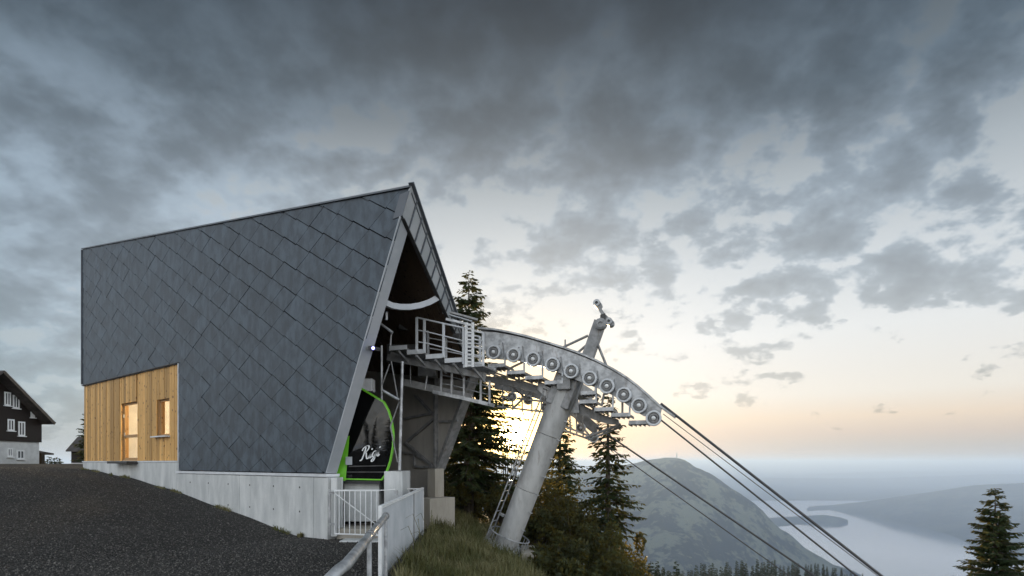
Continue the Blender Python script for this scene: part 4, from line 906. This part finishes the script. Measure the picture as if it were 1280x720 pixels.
# ------------------------------------------------------------------ vegetation
def spruce_arrays(H, Rm, seed, dens=1.0, bare=.12, droop=.30, sparse=1.0, tw=.34, lev=None):
    """needle-twig kites of one spruce, base at the origin"""
    r_ = np.random.default_rng(seed); V_ = []; Fq = []; wood = []
    n_lev = lev or int(H*4.6)
    for li in range(n_lev):
        h = bare+(1-bare)*(li+r_.uniform(-.3, .3))/n_lev; h = min(max(h, bare), .995)
        L0 = Rm*(1-h)**.82*min(1, .55+2.2*(h-bare)+.2)+.10
        nb_ = max(4, int(round((5+3*(1-h))*sparse)))
        a0 = r_.uniform(0, 6.28)
        for b in range(nb_):
            if r_.random() < .10: continue
            hb = min(.995, max(bare, h+r_.uniform(-.55, .55)/n_lev))
            az_ = a0+b*2*np.pi/nb_+r_.uniform(-.3, .3); L = L0*r_.uniform(.62, 1.12); dr_ = droop*r_.uniform(.6, 1.4)*(1-.75*h)
            d_ = np.array([np.cos(az_), np.sin(az_), 0]); sd_ = np.array([-d_[1], d_[0], 0])
            base = np.array([0, 0, hb*H]); rise = .25*h
            def pt(s_): return base+d_*(L*s_)+np.array([0, 0, 1])*L*(rise*s_-dr_*s_**1.3+.28*dr_*s_**3.5)
            wood.append((base, pt(.5), pt(.95), .012+.018*(1-h)))
            k = max(3, int(L/.075*dens))
            for s_ in (np.arange(k)+r_.uniform(0, 1))/k:
                if s_ < .10: continue
                c_ = pt(s_); tl = tw*(.55+.75*(1-s_))*r_.uniform(.7, 1.2)*min(1, .4+L)
                for sg in (-1, 1):
                    di = d_*r_.uniform(.45, .9)+sd_*sg*r_.uniform(.5, 1.0)+np.array([0, 0, r_.uniform(-.8, .05)]); di /= np.linalg.norm(di)
                    up_ = np.array([r_.uniform(-.5, .5), r_.uniform(-.5, .5), 1.0]); wd = np.cross(di, up_); wd /= np.linalg.norm(wd); wd *= tl*r_.uniform(.13, .20)
                    q = [c_, c_+di*tl*.45+wd, c_+di*tl, c_+di*tl*.45-wd]; b_ = len(V_); V_ += q; Fq.append((b_, b_+1, b_+2, b_+3))
                    if r_.random() < .6:
                        w2 = np.cross(di, wd); w2 /= np.linalg.norm(w2); w2 *= tl*.14; b_ = len(V_); V_ += [c_+di*tl*.1, c_+di*tl*.5+w2, c_+di*tl*.95, c_+di*tl*.5-w2]; Fq.append((b_, b_+1, b_+2, b_+3))
    return np.array(V_), np.array(Fq), wood
def spruce(name, x, y, H, Rm, seed, label, group=None, zoff=0.0, mat='needles', rot=0, bare_trunk=0.0, **kw):
    z = gz(x, y)-.15+zoff
    t_ = thing(name, V3(x, y, z), label, 'tree', group); t_.rotation_euler.z = rot
    v, f, wood = spruce_arrays(H, Rm, seed, **kw)
    finish('crown', np_mesh('crown', v, f), M[mat], t_, off=V3(x, y, z))
    m_ = MB(); lean = V3(random.uniform(-.02, .02), random.uniform(-.02, .02), 0)
    m_.tube([V3(0, 0, -.5), V3(0, 0, H*.35), V3(0, 0, H*.7), V3(0, 0, H*.99)], [.018*H+.03, .013*H+.02, .007*H+.01, .004], 9)
    for (a, b, c_, r0) in wood: m_.tube([Vector(a), Vector(b), Vector(c_)], [r0, r0*.6, .004], 4, False)
    me = bpy.data.meshes.new('trunk'); me.from_pydata([tuple(q) for q in m_.v], [], m_.f); me.update(); finish('trunk', me, M['bark'], t_, True, V3(x, y, z))
    return t_
def base_for(px, dep): return (px-640)/F*dep
def tree_at(px, top_y, dep, Rm, seed, label, group=None, **kw):
    x = base_for(px, dep); zt = (HY-top_y)/F*dep; H = zt-gz(x, dep)+.15
    return spruce('spruce_tree', x, dep, H, Rm, seed, label, group, **kw)
tree_at(586, 338, 22.0, 3.1, 21, 'tall spruce rising behind the station roof edge', 'spruces behind the station', dens=1.15)
tree_at(760, 486, 18.6, 1.75, 22, 'sparse spruce below the lowest sheaves, its trunk in view', 'spruces behind the station', bare=.34, sparse=.72, dens=.85, droop=.55, tw=.30)
tree_at(1244, 608, 17.0, 2.7, 23, 'young dense spruce in the lower right corner above the lake', dens=2.0, tw=.26, sparse=1.5, lev=58)
tree_at(592, 466, 28.0, 1.8, 24, 'slim backlit spruce between the tall spruce and the sun', 'spruces behind the station', sparse=.6, dens=.7, droop=.4, bare=.25)
tree_at(700, 500, 25.0, 2.3, 26, 'broad backlit spruce just right of the leaning tower', 'spruces behind the station', sparse=.8, droop=.4, bare=.15)
tree_at(113, 505, 36.0, 1.2, 27, 'dark spruce peeking out between the hut and the wooden corner', dens=.8)
# the spruce that the glazed door mirrors stands in the yard behind the viewer
for j, (x, y, h) in enumerate(((-30.0, 2.0, 7.5), (-9.0, -22.0, 8.0), (-5.5, -26.0, 10.0), (-12.5, -25.0, 9.0))):
    spruce('spruce_tree', x, y, h, 2.3, 28+j*70, ('spruce mirrored in the glazed door, outside the view', 'left spruce of the three mirrored in the cabin glass', 'tallest spruce of the three mirrored in the cabin glass', 'right spruce of the three mirrored in the cabin glass')[j], dens=.6)

def shrub(name, x, y, z0, size, n, leaf, seed, label, group, mat='leaves'):
    r_ = np.random.default_rng(seed); t_ = thing(name, V3(x, y, gz(x, y)), label, 'shrub', group); sx, sy, sz = size
    cl = r_.normal(size=(26, 3)); cl /= np.linalg.norm(cl, axis=1)[:, None]; cl *= r_.uniform(.35, .95, (26, 1)); cl[:, 2] = np.abs(cl[:, 2])*1.0
    cr = r_.uniform(.16, .36, 26); ci = r_.integers(0, 26, n)
    d_ = r_.normal(size=(n, 3)); d_ /= np.linalg.norm(d_, axis=1)[:, None]
    c_ = (cl[ci]+d_*(cr[ci]*r_.uniform(.4, 1.0, n)**.5)[:, None])*np.array(size)+np.array([0, 0, z0])
    a = r_.normal(size=(n, 3)); a /= np.linalg.norm(a, axis=1)[:, None]; b = np.cross(a, r_.normal(size=(n, 3))); b /= np.linalg.norm(b, axis=1)[:, None]
    ls = leaf*r_.uniform(.6, 1.3, (n, 1)); v = np.stack([c_-a*ls, c_+b*ls*.45, c_+a*ls, c_-b*ls*.45], 1).reshape(-1, 3)
    finish('foliage', np_mesh('foliage', v, np.arange(4*n).reshape(-1, 4)), M[mat], t_, off=WORLD_LOC[t_.name])
    m_ = MB()
    for k in range(26): m_.tube([V3(0, 0, -.3), Vector(cl[k]*np.array(size)*.45+np.array([0, 0, z0*.6])), Vector(cl[k]*np.array(size)+np.array([0, 0, z0]))], [.04, .022, .006], 5, False)
    me = bpy.data.meshes.new('stems'); me.from_pydata([tuple(q) for q in m_.v], [], m_.f); me.update(); finish('stems', me, M['bark'], t_, True, WORLD_LOC[t_.name])
def shrub_at(px, top_y, dep, w_, n, seed, label, leaf=.07):
    x = base_for(px, dep); zt = (HY-top_y)/F*dep; h = max(.8, zt-gz(x, dep)); shrub('shrub', x, dep, h*.25, (w_, w_, h*.78), n, leaf, seed, label, 'shrubs on the bank')
for q in ((634, 512, 22.5, 1.4, 420, 43, 'thin sapling with scattered glowing leaves in front of the sun'), (596, 600, 24, 1.7, 5200, 31, 'warm backlit shrub around the foot of the tall spruce'), (575, 560, 27, 1.6, 4200, 32, 'shrub showing between the station side wall and the tall spruce'),
          (644, 604, 23, 1.7, 4200, 33, 'leafy shrub right behind the leaning tower, against the sun'), (692, 580, 21, 1.6, 5200, 34, 'dense shrub right of the leaning tower at mid height'),
          (672, 632, 17.5, 1.1, 4200, 35, 'dark shrub close to the tower footing on its right'), (720, 612, 18.0, 1.5, 6000, 36, 'large dark shrub left of the sparse spruce'),
          (738, 652, 15.5, 1.25, 5600, 37, 'dark shrub in front of the sparse spruce'), (700, 668, 14.2, 1.0, 4500, 38, 'low dark shrub at the lower picture edge by the footing'),
          (778, 664, 17.5, 1.1, 4500, 39, 'outermost dark shrub below the sparse spruce'), (765, 690, 14.0, .9, 3800, 40, 'low shrub at the lower picture edge below the sparse spruce'),
          (620, 610, 20.5, 1.0, 3000, 41, 'small shrub showing left of the leaning tower above the grass'), (560, 598, 21.0, .9, 2400, 42, 'small shrub beside the pier of the station side wall')):
    shrub_at(*q)

# far spruces on the shoulder below: two shapes, copied
def copy_tree(o, loc, sc, rz, label, group):
    c = o.copy(); C.objects.link(c); c.location = loc; c.scale = (sc*1.0, sc*1.0, sc); c.rotation_euler.z = rz; c['label'] = label; c['group'] = group
    for chd in o.children:
        k = chd.copy(); C.objects.link(k); k.parent = c
    return c
protos = []
G_ = 'distant spruces along the lower edge of the view'
LBL = 'distant dark spruce in the row of treetops below the mountain'
def far_spot(px, top_y, dep): return V3(base_for(px, dep), dep, gz(base_for(px, dep), dep))
r_ = random.Random(3); k = 0
spots = []
for px in range(790, 1086, 5):
    x = px+r_.uniform(-2.5, 2.5); dep = r_.uniform(380, 560); ty = 716-10*math.sin((px-790)/295*math.pi*.9)**2-r_.uniform(0, 8)+(8 if px > 1050 else 0)+(4 if 830 < px < 870 else 0)
    spots.append((x, ty, dep))
for px in range(784, 850, 9): spots.append((px+r_.uniform(-3, 3), 712-r_.uniform(0, 14), r_.uniform(120, 170)))
for (x, ty, dep) in spots:
    p_ = far_spot(x, ty, dep); h = max(6.0 if dep < 200 else 12.0, (HY-ty)/F*dep-p_.z)
    if len(protos) < 3:
        t_ = spruce('spruce_tree', p_.x, p_.y, h, h*.17, 60+k, LBL, G_, mat='needles_far', dens=.42, lev=34, tw=1.5 if dep > 200 else .9); protos.append((t_, h))
    else:
        src, h0_ = protos[k % 3]; copy_tree(src, p_, h/h0_, r_.uniform(0, 6), LBL, G_)
    k += 1
# tiny trees on the skyline between chalet and hut
for j, (px, ty) in enumerate(((57, 572), (61.5, 569.5), (66, 571), (72, 568.5), (76, 573))):
    dep = 95.0; x = base_for(px, dep); h = (HY-ty)/F*dep-gz(x, dep); src, h0_ = protos[j % 3]
    copy_tree(src, V3(x, dep, gz(x, dep)), h/h0_, j*1.3, 'tiny dark treetop on the skyline between chalet and hut', 'treetops between chalet and hut')

# grass on the bank right of the fence
n = 52000; r_ = np.random.default_rng(17)
gx_ = r_.uniform(-2.2, 3.0, n); gy_ = 8+12*r_.random(n)**1.2
xb_ = np.interp(gy_, *zip(*XB)); keep = (gx_ > xb_-.05+.12*r_.random(n)); gx_, gy_ = gx_[keep], gy_[keep]; n = len(gx_)
wu = r_.uniform(3, 20, 2600); wv = -.10-.10*r_.random(2600)**2-.02; wu = np.where(np.sin(wu*4.3)+np.sin(wu*1.7+1) > .35, wu, 3.2+.6*r_.random(2600)); wk = wu > 3.7   # weeds along the plinth
gx_ = np.concatenate([gx_, (A.x+U.x*wu+Vv.x*wv)[wk]]); gy_ = np.concatenate([gy_, (A.y+U.y*wu+Vv.y*wv)[wk]]); nw = int(wk.sum()); n = len(gx_)
gz_ = ground_z(gx_, gy_)-.01; cl_ = np.sin(gx_*3.1+gy_*1.7)*np.sin(gy_*2.3-gx_)*.5+.5
hh = (.10+.30*r_.random(n)**1.6)*(.55+.7*cl_); hh[-nw:] *= .38; an = r_.uniform(0, 6.28, n); ln_ = hh*r_.uniform(.15, .8, n); wd = .006+.007*r_.random(n)
dxg, dyg = np.cos(an), np.sin(an); b_ = np.stack([gx_, gy_, gz_], 1)
sdv = np.stack([-dyg*wd, dxg*wd, np.zeros(n)], 1); md = b_+np.stack([dxg*ln_*.35, dyg*ln_*.35, hh*.62], 1); tpv = b_+np.stack([dxg*ln_, dyg*ln_, hh], 1)
v = np.stack([b_-sdv, b_+sdv, md+sdv*.7, md-sdv*.7, tpv], 1).reshape(-1, 3); k5 = np.arange(n)[:, None]*5
f3 = np.concatenate([k5+np.array([[0, 1, 2]]), k5+np.array([[0, 2, 3]]), k5+np.array([[3, 2, 4]])])
tag(finish('meadow_grass', np_mesh('meadow_grass', v, f3), M['grass']), 'long dry grass growing on the bank right of the sheet fence', 'grass', kind='stuff')

# tall stalks arching in front of the sheet fence
m_ = MB(); rr_ = random.Random(9)
for k in range(22):
    x0, y0 = rr_.uniform(-1.75, -1.2), rr_.uniform(9.2, 13.5); h = rr_.uniform(.5, .95); dx_, dy_ = rr_.uniform(-.35, .25), rr_.uniform(-.3, .3); z0 = gz(x0, y0)
    m_.tube([V3(x0, y0, z0), V3(x0+dx_*.15, y0+dy_*.15, z0+h*.6), V3(x0+dx_*.6, y0+dy_*.6, z0+h*.95), V3(x0+dx_*1.1, y0+dy_*1.1, z0+h*.85)], [.006, .005, .004, .002], 4, False)
tag(m_.build('grass_stalks', M['grass'], None), 'thin dry stalks arching in front of the sheet fence', 'stalks', kind='stuff')

# loose gravel on the yard
n = 60000; r_ = np.random.default_rng(23)
yy = 5.5+19*r_.random(n)**1.5; xx = -yy*r_.uniform(.20, .95, n)-r_.uniform(0, 1, n)*.6
uu = (xx-A.x)*U.x+(yy-A.y)*U.y; vvv = (xx-A.x)*Vv.x+(yy-A.y)*Vv.y; keep = ~((vvv > -.12) & (uu > 2.7) & (uu < 21)) & (xx < np.interp(yy, *zip(*XB))-.15); xx, yy = xx[keep], yy[keep]; n = len(xx)
sz_ = .006+.022*r_.random(n)**3.0; zz = ground_z(xx, yy)+sz_*.35
oc = np.array([[1, 0, 0], [-1, 0, 0], [0, 1, 0], [0, -1, 0], [0, 0, .75], [0, 0, -.75]], float); of = np.array([[0, 2, 4], [2, 1, 4], [1, 3, 4], [3, 0, 4], [2, 0, 5], [1, 2, 5], [3, 1, 5], [0, 3, 5]])
an = r_.uniform(0, 6.28, n); ca, sa = np.cos(an)[:, None], np.sin(an)[:, None]; vv6 = oc[None]*r_.uniform(.65, 1.35, (n, 6, 1))
v = np.stack([vv6[..., 0]*ca-vv6[..., 1]*sa, vv6[..., 0]*sa+vv6[..., 1]*ca, vv6[..., 2]], 2)*sz_[:, None, None]+np.stack([xx, yy, zz], 1)[:, None]
f3 = (of[None]+6*np.arange(n)[:, None, None]).reshape(-1, 3)
tag(finish('gravel', np_mesh('gravel', v.reshape(-1, 3), f3), M['stone']), 'loose dark gravel covering the yard in front of the station', 'gravel', kind='stuff')
# a few rocks at the foot of the fence
for j, (x, y, s_) in enumerate(((-1.72, 9.6, .16), (-1.62, 10.3, .13), (-1.78, 10.9, .11), (-1.55, 9.1, .10))):
    b = rng.normal(size=(26, 3)); b /= np.linalg.norm(b, axis=1)[:, None]; b *= s_*rng.uniform(.8, 1.1, (26, 1))*np.array([1, 1.2, .7])
    import bmesh
    bm = bmesh.new(); [bm.verts.new(tuple(q)) for q in b]; bmesh.ops.convex_hull(bm, input=bm.verts); me = bpy.data.meshes.new('rock'); bm.to_mesh(me); bm.free()
    o = finish('rock', me, M['stone']); o.location = (x, y, gz(x, y)+s_*.25); tag(o, ('largest grey rock', 'second largest grey rock', 'farthest grey rock', 'smallest grey rock')[j]+' in the grass at the foot of the sheet fence', 'rock', 'rocks at the foot of the sheet fence')

# mast on the mountain top
mp = P(846, 573, 7040); ms = thing('summit_mast', mp, 'thin transmitter mast on the rounded mountain top', 'mast')
MB().tube([mp-UP*30, mp+UP*40, mp+UP*75], [7, 5, 2.0], 8).build('pole', M['galv_dark'], ms, smooth=True)
MB().tube([mp-UP*30, mp+UP*14], 14, 10).build('base_building', M['plaster'], ms)

# ------------------------------------------------------------------ haze over the valley
m, t = material('haze'); pv = t.n('ShaderNodeVolumePrincipled'); pv.inputs['Color'].default_value = (.50, .66, .92, 1); pv.inputs['Density'].default_value = HAZE_D; pv.inputs['Anisotropy'].default_value = .3
o_ = t.n('ShaderNodeOutputMaterial'); t.put(o_.inputs['Volume'], pv.outputs[0])
hzb = MB().box((0, 25000, (160+LAKE_Z-40)/2-140), (62000, 0, 0), (0, 38000, 0), (0, 0, (160-LAKE_Z+320)/2)).build('haze', m); tag(hzb, 'pale evening haze lying over the lake and hills', 'haze', kind='stuff')
